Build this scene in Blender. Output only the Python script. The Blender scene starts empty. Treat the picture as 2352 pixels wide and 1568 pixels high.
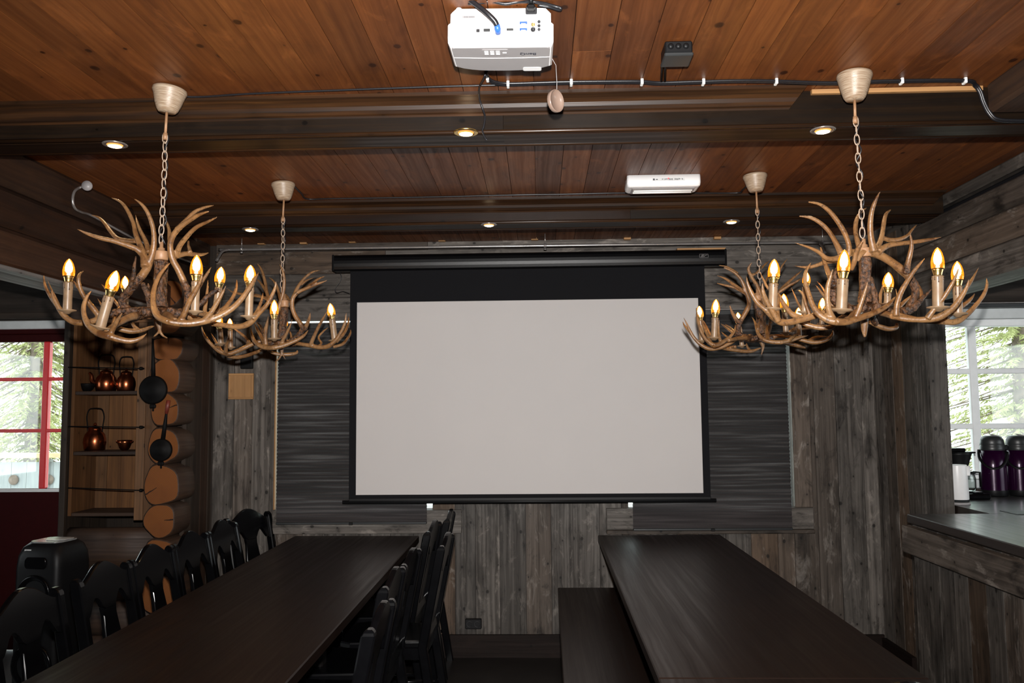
import bpy, math, random
from mathutils import Vector, Matrix, noise
from mathutils.kdtree import KDTree
R = random.Random(7)
scene = bpy.context.scene
COL = scene.collection
PI = math.pi

# ---------------------------------------------------------------- camera
F = 1900.0
PITCH, YAW, ROLL = math.radians(4.71), math.radians(1.881), math.radians(-0.516)
CAMROT = Matrix.Rotation(YAW, 3, 'Z') @ Matrix.Rotation(PI / 2 + PITCH, 3, 'X') @ Matrix.Rotation(ROLL, 3, 'Z')
CAMPOS = Vector((0, 0, 1.5))
cam = bpy.data.cameras.new('camera')
cam.sensor_width = 36.0
cam.lens = 36.0 * F / 2352.0
cam.clip_start = 0.02
cam.clip_end = 200
camo = bpy.data.objects.new('camera', cam)
COL.objects.link(camo)
camo.matrix_world = Matrix.Translation(CAMPOS) @ CAMROT.to_4x4()
scene.camera = camo

def at(x, y, Y=None, Z=None, X=None):
    """the point of the room seen at this place of the photograph, at a known depth, height or side distance"""
    d = CAMROT @ Vector(((x - 1176) / F, -(y - 784) / F, -1))
    t = Y / d.y if Y is not None else ((Z - 1.5) / d.z if Z is not None else X / d.x)
    return CAMPOS + d * t

# ---------------------------------------------------------------- objects
def tag(o, label, cat, group=None):
    o['label'] = label
    o['category'] = cat
    if group:
        o['group'] = group
    return o

def thing(name, label, cat, loc=(0, 0, 0), rz=0, group=None):
    o = bpy.data.objects.new(name, None)
    COL.objects.link(o)
    o.location = loc
    o.rotation_euler = (0, 0, rz)
    return tag(o, label, cat, group)

def rootloc(p):
    while p.parent:
        p = p.parent
    return Vector(p.location)

def copy_tree(o, parent=None):
    c = o.copy()
    COL.objects.link(c)
    c.parent = parent
    for ch in list(o.children):
        copy_tree(ch, c)
    return c

class M:
    """collects shapes and links them as one mesh object"""
    def __init__(s):
        s.v = []; s.f = []; s.uv = []; s.t = []; s.m = []; s.sm = []
    def _tint(s):
        return (R.random(), R.random(), R.random(), 1)
    def face(s, idx, uvs, tint, mat=0, smooth=False):
        s.f.append(idx); s.uv.append(uvs); s.t.append(tint); s.m.append(mat); s.sm.append(smooth)
    def box(s, lo, hi, la=None, mat=0, tint=None, frame=None, bev=0.0, uvo=None):
        """axis box; la = axis the grain runs along; frame = 4x4 for oriented boxes; bev = chamfered edges"""
        tint = tint or s._tint()
        size = [hi[i] - lo[i] for i in range(3)]
        if la is None:
            la = max(range(3), key=lambda i: size[i])
        ou, ov = uvo or (R.random() * 50, R.random() * 50)
        def uvf(p, n):
            o = [i for i in range(3) if i != n]
            if la in o:
                o.remove(la)
                return (p[la] + ou, p[o[0]] + ov + (n * .37))
            return (p[o[0]] + ou, p[o[1]] + ov)
        b = min(bev, min(size) * .49)
        if b <= 0:
            pts = [(lo[0] if i & 1 == 0 else hi[0], lo[1] if i & 2 == 0 else hi[1], lo[2] if i & 4 == 0 else hi[2]) for i in range(8)]
            fs = [((0, 4, 6, 2), 0), ((1, 3, 7, 5), 0), ((0, 1, 5, 4), 1), ((2, 6, 7, 3), 1), ((0, 2, 3, 1), 2), ((4, 5, 7, 6), 2)]
        else:
            pts = []
            for i in range(8):
                c = [lo[k] if not (i >> k) & 1 else hi[k] for k in range(3)]
                sg = [1 if not (i >> k) & 1 else -1 for k in range(3)]
                for ax in range(3):
                    pts.append(tuple(c[k] + (0 if k == ax else sg[k] * b) for k in range(3)))
            P = lambda i, ax: i * 3 + ax
            fs = []
            for (q, n) in [((0, 4, 6, 2), 0), ((1, 3, 7, 5), 0), ((0, 1, 5, 4), 1), ((2, 6, 7, 3), 1), ((0, 2, 3, 1), 2), ((4, 5, 7, 6), 2)]:
                fs.append((tuple(P(i, n) for i in q), n))
            for ax in range(3):
                o1, o2 = [k for k in range(3) if k != ax]
                for c1 in (0, 1):
                    for c2 in (0, 1):
                        base = (c1 << o1) | (c2 << o2)
                        e0, e1 = base, base | (1 << ax)
                        q = (P(e0, o1), P(e1, o1), P(e1, o2), P(e0, o2))
                        flip = (c1 ^ c2) ^ (ax == 1)
                        fs.append((q if flip else q[::-1], o1))
            for i in range(8):
                q = (P(i, 0), P(i, 1), P(i, 2))
                par = bin(i).count('1') & 1
                fs.append((q if par else q[::-1], 0))
        k = len(s.v)
        for p in pts:
            s.v.append(tuple(frame @ Vector(p)) if frame else p)
        for (q, n) in fs:
            s.face(tuple(k + i for i in q), [uvf(pts[i], n) for i in q], tint, mat)
    def cbox(s, c, size, **kw):
        s.box([c[i] - size[i] / 2 for i in range(3)], [c[i] + size[i] / 2 for i in range(3)], **kw)
    def tube(s, pts, rad, n=10, mat=0, tint=None, cap=True, closed=False, flat=1.0, mats=None):
        pts = [Vector(p) for p in pts]
        m = len(pts)
        if not isinstance(rad, (list, tuple)):
            rad = [rad] * m
        tint = tint or s._tint()
        k0 = len(s.v)
        up = None
        L = 0
        Ls = []
        for i in range(m):
            if closed:
                d = pts[(i + 1) % m] - pts[i - 1]
            else:
                d = pts[min(i + 1, m - 1)] - pts[max(i - 1, 0)]
            if d.length < 1e-9:
                d = Vector((0, 0, 1))
            d.normalize()
            if up is None:
                up = Vector((0, 0, 1)) if abs(d.z) < .9 else Vector((0, 1, 0))
            sx = d.cross(up)
            if sx.length < 1e-6:
                sx = d.orthogonal()
            sx.normalize()
            up = sx.cross(d).normalized()
            if i:
                L += (pts[i] - pts[i - 1]).length
            Ls.append(L)
            for j in range(n):
                a = 2 * PI * j / n
                s.v.append(tuple(pts[i] + sx * math.cos(a) * rad[i] + up * math.sin(a) * rad[i] * flat))
        ou = R.random() * 50
        for i in range(m if closed else m - 1):
            i2 = (i + 1) % m
            for j in range(n):
                j2 = (j + 1) % n
                r = rad[i]
                u0, u1 = Ls[i] + ou, (Ls[i2] if i2 else Ls[i] + .01) + ou
                v0, v1 = j / n * 6.28 * r, (j + 1) / n * 6.28 * r
                s.face((k0 + i * n + j, k0 + i2 * n + j, k0 + i2 * n + j2, k0 + i * n + j2),
                       [(u0, v0), (u1, v0), (u1, v1), (u0, v1)], tint, mats[i] if mats else mat, True)
        if cap and not closed:
            s.face(tuple(k0 + j for j in range(n)), [(.01 * math.cos(2 * PI * j / n), .01 * math.sin(2 * PI * j / n)) for j in range(n)], tint, mat)
            e = k0 + (m - 1) * n
            s.face(tuple(e + j for j in range(n))[::-1], [(.01, .02)] * n, tint, mat)
    def lathe(s, prof, base=(0, 0, 0), axis=(0, 0, 1), n=24, mat=0, tint=None, mats=None, flat=False):
        """prof = [(radius, height)]; spun about the axis through base"""
        ax = Vector(axis).normalized()
        x = ax.orthogonal().normalized()
        if abs(ax.z) > .9:
            x = (Vector((1, 0, 0)) - ax * ax.x).normalized()
        y = ax.cross(x)
        b = Vector(base)
        tint = tint or s._tint()
        k0 = len(s.v)
        for (r, h) in prof:
            for j in range(n):
                a = 2 * PI * j / n
                s.v.append(tuple(b + ax * h + (x * math.cos(a) + y * math.sin(a)) * max(r, 1e-5)))
        for i in range(len(prof) - 1):
            for j in range(n):
                j2 = (j + 1) % n
                s.face((k0 + i * n + j, k0 + i * n + j2, k0 + (i + 1) * n + j2, k0 + (i + 1) * n + j),
                       [(prof[i][1], j / n), (prof[i][1], (j + 1) / n), (prof[i + 1][1], (j + 1) / n), (prof[i + 1][1], j / n)],
                       tint, mats[i] if mats else mat, not flat)
    def prism(s, poly, a, b, axes=((1, 0, 0), (0, 0, 1), (0, 1, 0)), org=(0, 0, 0), mat=0, tint=None, caps=True, smooth=False, la='n'):
        """poly in (p,q); extruded from a to b along the third axis"""
        P, Q, N = [Vector(z) for z in axes]
        o = Vector(org)
        tint = tint or s._tint()
        k0 = len(s.v)
        n = len(poly)
        for h in (a, b):
            for (p, q) in poly:
                s.v.append(tuple(o + P * p + Q * q + N * h))
        ou, ov = R.random() * 50, R.random() * 50
        if caps:
            u = [(q + ou, p + ov) for (p, q) in poly]
            s.face(tuple(k0 + i for i in range(n)), u, tint, mat)
            s.face(tuple(k0 + n + i for i in range(n))[::-1], u[::-1], tint, mat)
        acc = 0
        for i in range(n):
            j = (i + 1) % n
            d = math.dist(poly[i], poly[j])
            s.face((k0 + j, k0 + i, k0 + n + i, k0 + n + j),
                   [(a + ou, acc + d), (a + ou, acc), (b + ou, acc), (b + ou, acc + d)] if la == 'n' else
                   [(acc + d + ou, a), (acc + ou, a), (acc + ou, b), (acc + d + ou, b)], tint, mat, smooth)
            acc += d
    def build(s, name, mats, parent=None, local=False, smooth=None):
        me = bpy.data.meshes.new(name)
        off = Vector((0, 0, 0))
        if parent is not None and not local:
            off = rootloc(parent)
        me.from_pydata([(p[0] - off.x, p[1] - off.y, p[2] - off.z) for p in s.v], [], s.f)
        uvl = me.uv_layers.new(name='UVMap')
        flat = [c for u in s.uv for p in u for c in p]
        uvl.data.foreach_set('uv', flat)
        ca = me.color_attributes.new('tint', 'FLOAT_COLOR', 'CORNER')
        fl = []
        for i, q in enumerate(s.f):
            fl.extend(list(s.t[i]) * len(q))
        ca.data.foreach_set('color', fl)
        if not isinstance(mats, (list, tuple)):
            mats = [mats]
        for m in mats:
            me.materials.append(m)
        me.polygons.foreach_set('material_index', s.m)
        me.polygons.foreach_set('use_smooth', s.sm if smooth is None else [smooth] * len(s.f))
        me.update()
        o = bpy.data.objects.new(name, me)
        COL.objects.link(o)
        if parent is not None:
            o.parent = parent
        return o

def struct(o):
    o['kind'] = 'structure'
    return o

def catmull(pts, sub=5):
    """pts = list of equal-length tuples"""
    out = []
    n = len(pts)
    for i in range(n - 1):
        p0, p1, p2, p3 = pts[max(i - 1, 0)], pts[i], pts[i + 1], pts[min(i + 2, n - 1)]
        for k in range(sub):
            t = k / sub
            out.append(tuple(.5 * (2 * b + (c - a) * t + (2 * a - 5 * b + 4 * c - d) * t * t + (-a + 3 * b - 3 * c + d) * t ** 3)
                             for a, b, c, d in zip(p0, p1, p2, p3)))
    out.append(tuple(pts[-1]))
    return out

# ---------------------------------------------------------------- materials
class NT:
    def __init__(s, name):
        s.mat = bpy.data.materials.new(name)
        s.mat.use_nodes = True
        s.t = s.mat.node_tree
        s.t.nodes.clear()
        s.out = s.t.nodes.new('ShaderNodeOutputMaterial')
    def n(s, typ, **kw):
        x = s.t.nodes.new(typ)
        for k, v in kw.items():
            setattr(x, k, v)
        return x
    def link(s, a, b):
        s.t.links.new(a, b)
    def val(s, inp, v):
        if isinstance(v, bpy.types.NodeSocket):
            s.link(v, inp)
        elif v is not None:
            inp.default_value = v
    def math(s, op, a, b=None, c=None, clamp=False):
        x = s.n('ShaderNodeMath', operation=op, use_clamp=clamp)
        s.val(x.inputs[0], a)
        if b is not None: s.val(x.inputs[1], b)
        if c is not None: s.val(x.inputs[2], c)
        return x.outputs[0]
    def mix(s, f, a, b, blend='MIX'):
        x = s.n('ShaderNodeMix', data_type='RGBA', blend_type=blend)
        s.val(x.inputs[0], f)
        s.val(x.inputs[6], (*a, 1) if isinstance(a, tuple) and len(a) == 3 else a)
        s.val(x.inputs[7], (*b, 1) if isinstance(b, tuple) and len(b) == 3 else b)
        return x.outputs[2]
    def noise(s, vec, scale, detail=4, rough=.55, dist=0):
        x = s.n('ShaderNodeTexNoise')
        s.link(vec, x.inputs['Vector'])
        x.inputs['Scale'].default_value = scale
        x.inputs['Detail'].default_value = detail
        x.inputs['Roughness'].default_value = rough
        x.inputs['Distortion'].default_value = dist
        return x.outputs['Fac']
    def comb(s, x, y, z=0.0):
        c = s.n('ShaderNodeCombineXYZ')
        for i, v in enumerate((x, y, z)):
            s.val(c.inputs[i], v)
        return c.outputs[0]
    def ramp(s, f, a, b, lo=0.0, hi=1.0):
        x = s.n('ShaderNodeMapRange')
        s.val(x.inputs[0], f)
        for i, v in enumerate((a, b, lo, hi)):
            x.inputs[i + 1].default_value = v
        return x.outputs[0]
    def bsdf(s, col, rough=.5, metal=0.0, spec=.5, bump=None, bs=.3, bd=.002, **kw):
        p = s.n('ShaderNodeBsdfPrincipled')
        s.val(p.inputs['Base Color'], (*col, 1) if isinstance(col, tuple) and len(col) == 3 else col)
        s.val(p.inputs['Roughness'], rough)
        p.inputs['Metallic'].default_value = metal
        p.inputs['Specular IOR Level'].default_value = spec
        for k, v in kw.items():
            s.val(p.inputs[k.replace('_', ' ')], v)
        if bump is not None:
            b = s.n('ShaderNodeBump')
            b.inputs['Strength'].default_value = bs
            b.inputs['Distance'].default_value = bd
            s.link(bump, b.inputs['Height'])
            s.link(b.outputs[0], p.inputs['Normal'])
        s.link(p.outputs[0], s.out.inputs[0])
        return p
    def uv(s):
        u = s.n('ShaderNodeUVMap')
        x = s.n('ShaderNodeSeparateXYZ')
        s.link(u.outputs[0], x.inputs[0])
        return x.outputs[0], x.outputs[1]
    def tint(s):
        a = s.n('ShaderNodeAttribute', attribute_name='tint')
        x = s.n('ShaderNodeSeparateColor')
        s.link(a.outputs['Color'], x.inputs[0])
        return x.outputs[0], x.outputs[1], x.outputs[2]

def wood(name, c1, c2, dark, alt=None, var=.5, rough=.5, spec=.4, knots=.8, kn=(.42, .15), gscale=1.0, stain=.3, bs=.3, bd=.0015, coat=0, line=.35, bend=.03, patch=0.0, ks=1.0):
    """boards: c1/c2 grain colours, dark stains and knots, alt = colour some boards lean to"""
    t = NT(name)
    u, v = t.uv()
    r, g, b = t.tint()
    # knots
    kx = t.math('DIVIDE', u, kn[0])
    ky = t.math('DIVIDE', v, kn[1])
    vo = t.n('ShaderNodeTexVoronoi', voronoi_dimensions='2D')
    t.link(t.comb(kx, ky), vo.inputs['Vector'])
    vo.inputs['Scale'].default_value = 1.0
    vo.inputs['Randomness'].default_value = .9
    sp = t.n('ShaderNodeSeparateXYZ')
    t.link(vo.outputs['Position'], sp.inputs[0])
    dx = t.math('MULTIPLY', t.math('SUBTRACT', kx, sp.outputs[0]), kn[0])
    dy = t.math('MULTIPLY', t.math('SUBTRACT', ky, sp.outputs[1]), kn[1])
    d = t.math('SQRT', t.math('ADD', t.math('MULTIPLY', dx, dx), t.math('MULTIPLY', t.math('MULTIPLY', dy, dy), 1.6)))
    sc = t.n('ShaderNodeSeparateColor')
    t.link(vo.outputs['Color'], sc.inputs[0])
    ksz = t.math('MULTIPLY_ADD', sc.outputs[0], .012 * ks, .003)
    km = t.math('SUBTRACT', 1.0, t.math('DIVIDE', d, ksz), clamp=True)
    km = t.ramp(km, 0, .35)
    halo = t.math('POWER', t.math('SUBTRACT', 1.0, t.math('DIVIDE', d, .07), clamp=True), 2)
    # grain bends round knots
    vv = t.math('ADD', v, t.math('MULTIPLY', t.math('MULTIPLY', halo, bend), t.math('MULTIPLY', dy, 12)))
    gz = t.math('MULTIPLY', r, 37.0)
    wob = t.noise(t.comb(t.math('MULTIPLY', u, 2.2), t.math('MULTIPLY', v, 7.0), gz), 1, 2)
    vw = t.math('MULTIPLY_ADD', wob, .03, vv)
    g1 = t.noise(t.comb(t.math('MULTIPLY', u, 1.1 * gscale), t.math('MULTIPLY', vw, 55 * gscale), gz), 1, 5, .6)
    g2 = t.noise(t.comb(t.math('MULTIPLY', u, 6), t.math('MULTIPLY', vw, 330), gz), 1, 2)
    big = t.noise(t.comb(t.math('MULTIPLY', u, 2.5), t.math('MULTIPLY', v, 9), t.math('ADD', gz, 5.0)), 1, 4, .65)
    gg = t.ramp(g1, .32, .68)
    col = t.mix(gg, c1, c2)
    if alt:
        col = t.mix(t.ramp(g, .6, .9, 0, .85), col, t.mix(gg, alt, tuple(x * .55 for x in alt)))
    col = t.mix(t.math('MULTIPLY', t.ramp(big, .5, .75), stain), col, dark)
    col = t.mix(t.math('MULTIPLY', t.ramp(g2, .5, .72), line), col, t.mix(.5, col, dark))
    col = t.mix(t.math('MULTIPLY', halo, .35), col, dark)
    col = t.mix(t.math('MULTIPLY', km, knots), col, tuple(x * .5 for x in dark))
    if patch:
        pt = t.noise(t.comb(t.math('MULTIPLY', u, 4.5), t.math('MULTIPLY', v, 11), t.math('ADD', gz, 11.0)), 1, 5, .7, .5)
        col = t.mix(t.ramp(pt, .56, .72, 0, patch), col, tuple(min(1, x * 1.75) for x in c1))
        col = t.mix(t.ramp(pt, .30, .44, patch, 0), col, dark)
    br = t.math('MULTIPLY_ADD', b, var, 1 - var / 2)
    hs = t.n('ShaderNodeHueSaturation')
    t.link(br, hs.inputs['Value'])
    t.link(col, hs.inputs['Color'])
    bump = t.math('ADD', g1, t.math('MULTIPLY', g2, .5))
    t.bsdf(hs.outputs[0], t.ramp(g1, .3, .7, rough - .08, rough + .1), spec=spec, bump=bump, bs=bs, bd=bd, Coat_Weight=coat, Coat_Roughness=.2)
    return t.mat

def plain(name, col, rough=.5, metal=0.0, spec=.5, nz=0.0, ns=20, bs=.2, bd=.001, **kw):
    t = NT(name)
    tc = t.n('ShaderNodeTexCoord')
    f = t.noise(tc.outputs['Object'], ns, 4)
    c = t.mix(t.ramp(f, .3, .7), tuple(x * (1 - nz) for x in col), tuple(min(x * (1 + nz), 1) for x in col))
    t.bsdf(c, rough, metal, spec, bump=f, bs=bs, bd=bd, **kw)
    return t.mat

MT = {}
MT['barn'] = wood('weathered_barn_wood', (.134, .119, .105), (.045, .039, .034), (.009, .007, .0055), alt=(.090, .056, .034), var=.75, rough=.62, spec=.25, stain=.9, kn=(.3, .1), bs=.5, patch=.9)
MT['barndark'] = wood('dark_weathered_wood', (.045, .031, .022), (.020, .014, .010), (.008, .005, .004), alt=(.042, .020, .011), var=.6, rough=.6, spec=.3, stain=.6, kn=(.4, .12), bs=.5)
MT['pine'] = wood('stained_pine_boards', (.168, .056, .0145), (.106, .031, .0075), (.042, .011, .003), alt=(.128, .038, .009), var=.42, rough=.45, spec=.35, knots=.9, kn=(.36, .115), stain=.55, bs=.18, line=.3, bend=.06, patch=.42, ks=1.5)
MT['beam'] = wood('dark_stained_wood', (.018, .0105, .006), (.005, .0034, .0026), (.0025, .0016, .001), alt=(.028, .011, .005), var=.6, rough=.38, spec=.16, kn=(.5, .14), stain=.5, bs=.12, patch=.2, gscale=.8)
MT['molding'] = wood('brown_stained_molding', (.042, .018, .007), (.008, .0045, .003), (.004, .0025, .0015), var=.4, rough=.34, spec=.32, knots=.2, bs=.12)
MT['niche'] = wood('warm_pine_lining', (.175, .080, .030), (.088, .038, .014), (.030, .011, .004), alt=(.17, .085, .038), var=.6, rough=.55, kn=(.35, .12), stain=.4)
MT['log'] = wood('brown_log_side', (.052, .027, .015), (.024, .012, .007), (.007, .0035, .0025), var=.4, rough=.6, kn=(.5, .2), stain=.6)
MT['table'] = wood('dark_table_veneer', (.0135, .0068, .0045), (.0085, .0042, .003), (.005, .0028, .002), var=.1, rough=.40, spec=.24, knots=0, gscale=.8, stain=.3, bs=.06, line=.4)
MT['rawpine'] = wood('raw_pale_pine', (.40, .215, .085), (.30, .155, .06), (.18, .09, .03), var=.2, rough=.6, knots=.3)
MT['worktop'] = wood('dark_brown_worktop', (.016, .010, .007), (.010, .006, .005), (.006, .004, .003), var=.1, rough=.42, spec=1.0, knots=0, bs=.01, coat=.5)
MT['floor'] = plain('dark_slate_floor', (.012, .010, .009), .4, nz=.35, ns=3)
MT['blackgloss'] = plain('black_lacquer', (.0025, .0025, .003), .2, spec=.24, nz=.2, bs=.03)
MT['black'] = plain('black_plastic', (.006, .006, .0065), .45, spec=.18, nz=.15, ns=300, bs=.1, bd=.0004)
MT['blackmatte'] = plain('black_cloth', (.0075, .0075, .0088), .8, spec=.08, nz=.1, ns=150)
MT['iron'] = plain('black_cast_iron', (.003, .0027, .0027), .6, spec=.12, nz=.3, ns=90, bs=.3)
MT['cable'] = plain('black_cable_rubber', (.010, .010, .012), .35, nz=.2, ns=200)
MT['white'] = plain('white_plastic', (.80, .80, .80), .35, nz=.02)
MT['whitepaint'] = plain('white_painted_wood', (.88, .90, .90), .45, nz=.03)
MT['greyframe'] = plain('grey_metal_casing', (.62, .65, .65), .4, nz=.05)
MT['greytop'] = plain('pale_grey_plastic', (.30, .285, .285), .4, nz=.02)
MT['chrome'] = plain('brushed_steel', (.36, .34, .33), .26, .7, nz=.1)
MT['red'] = plain('red_painted_wood', (.80, .030, .035), .35, nz=.05)
MT['darkred'] = plain('maroon_painted_wood', (.030, .0012, .0015), .6, spec=.12, nz=.1)
MT['copper'] = plain('aged_copper', (.42, .12, .05), .26, 1.0, nz=.35, ns=30)
MT['canopy'] = None
MT['gold'] = plain('brass_socket', (.85, .60, .22), .28, 1.0, nz=.05)
MT['candle'] = plain('cream_candle_sleeve', (.215, .138, .078), .4, nz=.12, ns=60)
MT['drip'] = plain('brown_wax_drip', (.07, .035, .018), .4)
MT['collar'] = plain('tan_collar', (.30, .165, .085), .5, nz=.12, ns=60)
MT['chain'] = plain('cream_chain_enamel', (.36, .27, .20), .4, nz=.2, ns=200)
MT['purple'] = plain('purple_metallic_lacquer', (.020, .001, .021), .22, .3, nz=.05)
MT['darkgrey'] = plain('dark_grey_plastic', (.022, .024, .025), .38, nz=.05)
MT['greyfence'] = wood('pale_fence_boards', (.42, .44, .44), (.33, .35, .36), (.2, .2, .2), var=.2, rough=.8, knots=.5)
MT['railwood'] = plain('pale_yellow_rail', (.55, .42, .24), .7, nz=.1)
MT['ground'] = plain('pale_gravel_ground', (.5, .5, .46), .9, nz=.3, ns=6)
MT['darkheader'] = wood('dark_brown_header_logs', (.040, .019, .010), (.016, .008, .005), (.006, .003, .002), alt=(.05, .018, .007), var=.6, rough=.5, spec=.35, stain=.7, kn=(.5, .15), bs=.4, patch=.3)
MT['topshine'] = plain('speaker_top_painted_sheen', (.16, .165, .165), .22, spec=.8, nz=.3, ns=30)  # pale colour stands in for the window's reflection on the top
MT['basewood'] = wood('near_black_baseboard', (.014, .008, .006), (.007, .004, .003), (.003, .002, .0015), var=.3, rough=.6, spec=.15, patch=.3)
MT['greyedge'] = wood('pale_worn_edge', (.26, .25, .24), (.12, .115, .11), (.03, .025, .02), var=.3, rough=.5, stain=.8, patch=.5)
MT['tableleg'] = plain('dark_table_leg', (.004, .0028, .0024), .5, spec=.2, nz=.2)
MT['tile'] = plain('grey_tile_floor', (.14, .15, .15), .35, nz=.2, ns=4)
MT['bluecap'] = plain('blue_plug', (.03, .12, .45), .4)
MT['whitetape'] = plain('white_cable_clip', (.85, .85, .82), .5)
MT['redgrip'] = plain('red_wooden_grip', (.14, .022, .012), .5, nz=.2)
MT['paper'] = plain('glossy_printed_label', (.62, .63, .63), .25, nz=.1)
MT['ink'] = plain('printed_ink', (.05, .05, .06), .6)
MT['portblue'] = plain('blue_connector', (.03, .09, .55), .4)
MT['portblack'] = plain('black_socket', (.01, .01, .012), .5)
MT['whitefabric'] = plain('white_screen_surface', (.485, .462, .452), .75, spec=.25, nz=.01, ns=4)

def mk_canopy():
    t = NT('cream_ribbed_canopy')
    u, v = t.uv()
    f = t.noise(t.comb(t.math('MULTIPLY', u, 900), t.math('MULTIPLY', v, 6)), 1, 3)
    c = t.mix(t.ramp(f, .35, .65), (.20, .125, .072), (.42, .34, .25))
    t.bsdf(c, .35, bump=f, bs=.5, bd=.001)
    return t.mat
MT['canopy'] = mk_canopy()
MT['blackgloss2'] = plain('black_speckled_metal', (.002, .002, .0025), .32, spec=.25, nz=.4, ns=900, bs=.5, bd=.0005)

def mk_antler():
    t = NT('antler')
    tc = t.n('ShaderNodeTexCoord')
    a = t.n('ShaderNodeAttribute', attribute_name='bark')
    bk = a.outputs['Fac']
    n1 = t.noise(tc.outputs['Object'], 22, 5, .6, 1.2)
    n2 = t.noise(tc.outputs['Object'], 90, 5, .7, .6)
    n3 = t.noise(tc.outputs['Object'], 9, 3)
    tan = t.mix(t.ramp(n1, .38, .66), (.195, .095, .034), (.070, .026, .007))
    tan = t.mix(t.ramp(n3, .35, .7), tan, (.225, .122, .052))
    tan = t.mix(t.ramp(n2, .54, .68, 0, .85), tan, (.018, .007, .003))
    brk = t.mix(t.ramp(n2, .42, .60), (.010, .004, .002), (.120, .050, .018))
    m = t.ramp(t.math('ADD', bk, t.math('MULTIPLY', n1, .4)), .45, .85)
    col = t.mix(m, tan, brk)
    h = t.math('MULTIPLY', n2, t.math('ADD', t.math('MULTIPLY', m, 1.0), .18))
    t.bsdf(col, t.ramp(n2, .3, .7, .28, .5), spec=.5, bump=h, bs=.8, bd=.006)
    return t.mat
MT['antler'] = mk_antler()

def mk_endgrain():
    t = NT('log_end_grain')
    u, v = t.uv()
    d = t.math('SQRT', t.math('ADD', t.math('MULTIPLY', u, u), t.math('MULTIPLY', v, v)))
    nz = t.noise(t.comb(u, v), 14, 3)
    ring = t.math('SINE', t.math('MULTIPLY_ADD', d, 700, t.math('MULTIPLY', nz, 9)))
    big = t.noise(t.comb(u, v), 5, 3)
    c = t.mix(t.ramp(ring, -1, 1, .25, .75), (.195, .070, .018), (.130, .042, .010))
    c = t.mix(t.ramp(big, .45, .7, 0, .6), c, (.12, .04, .012))
    ang = t.math('ARCTAN2', v, u)
    r, g, b = t.tint()
    cr = t.math('ABSOLUTE', t.math('SUBTRACT', t.math('ADD', ang, t.math('MULTIPLY', nz, .4)), t.math('MULTIPLY_ADD', g, 5.0, -2.5)))
    crack = t.math('MULTIPLY', t.math('LESS_THAN', cr, .055), t.math('GREATER_THAN', d, .03))
    c = t.mix(crack, c, (.02, .008, .004))
    t.bsdf(c, .6, spec=.2, bump=ring, bs=.1, bd=.001)
    return t.mat
MT['endgrain'] = mk_endgrain()

def mk_bulb():
    t = NT('amber_bulb_glass')
    tr = t.n('ShaderNodeBsdfTransparent'); tr.inputs[0].default_value = (1, .86, .55, 1)
    gl = t.n('ShaderNodeBsdfGlossy'); gl.inputs['Roughness'].default_value = .05
    gl.inputs[0].default_value = (1, .9, .7, 1)
    em = t.n('ShaderNodeEmission'); em.inputs[0].default_value = (1, .30, .015, 1); em.inputs[1].default_value = .38
    ad = t.n('ShaderNodeAddShader')
    lw = t.n('ShaderNodeLayerWeight'); lw.inputs[0].default_value = .3
    mx = t.n('ShaderNodeMixShader')
    t.link(lw.outputs['Fresnel'], mx.inputs[0])
    t.link(tr.outputs[0], mx.inputs[1]); t.link(gl.outputs[0], mx.inputs[2])
    t.link(mx.outputs[0], ad.inputs[0]); t.link(em.outputs[0], ad.inputs[1])
    t.link(ad.outputs[0], t.out.inputs[0])
    t.mat.cycles.emission_sampling = 'NONE'
    return t.mat
MT['bulb'] = mk_bulb()

def emit(name, col, st, sample='NONE'):
    t = NT(name)
    em = t.n('ShaderNodeEmission'); em.inputs[0].default_value = (*col, 1); em.inputs[1].default_value = st
    t.link(em.outputs[0], t.out.inputs[0])
    t.mat.cycles.emission_sampling = sample
    return t.mat
MT['flame'] = emit('glowing_filament', (1, .74, .38), 13)
MT['halogen'] = emit('lit_halogen', (1, .74, .46), 14)
MT['haloring'] = emit('halogen_fringe_glow', (1, .42, .10), 1.6)  # glowing outer ring imitates the orange fringe of light round the lamp
MT['redled'] = emit('red_indicator_light', (1, .02, .03), 4)

def mk_glass(name, tint=(.93, .97, .95), gloss=.06):
    t = NT(name)
    tr = t.n('ShaderNodeBsdfTransparent'); tr.inputs[0].default_value = (*tint, 1)
    gl = t.n('ShaderNodeBsdfGlossy'); gl.inputs['Roughness'].default_value = .02
    lw = t.n('ShaderNodeLayerWeight'); lw.inputs[0].default_value = .12
    mx = t.n('ShaderNodeMixShader')
    t.link(t.math('MULTIPLY_ADD', lw.outputs['Fresnel'], .8, gloss), mx.inputs[0])
    t.link(tr.outputs[0], mx.inputs[1]); t.link(gl.outputs[0], mx.inputs[2])
    t.link(mx.outputs[0], t.out.inputs[0])
    return t.mat
MT['glass'] = mk_glass('window_glass')
MT['capglass'] = plain('cloudy_brown_plastic', (.20, .14, .11), .25, spec=.6)

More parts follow.
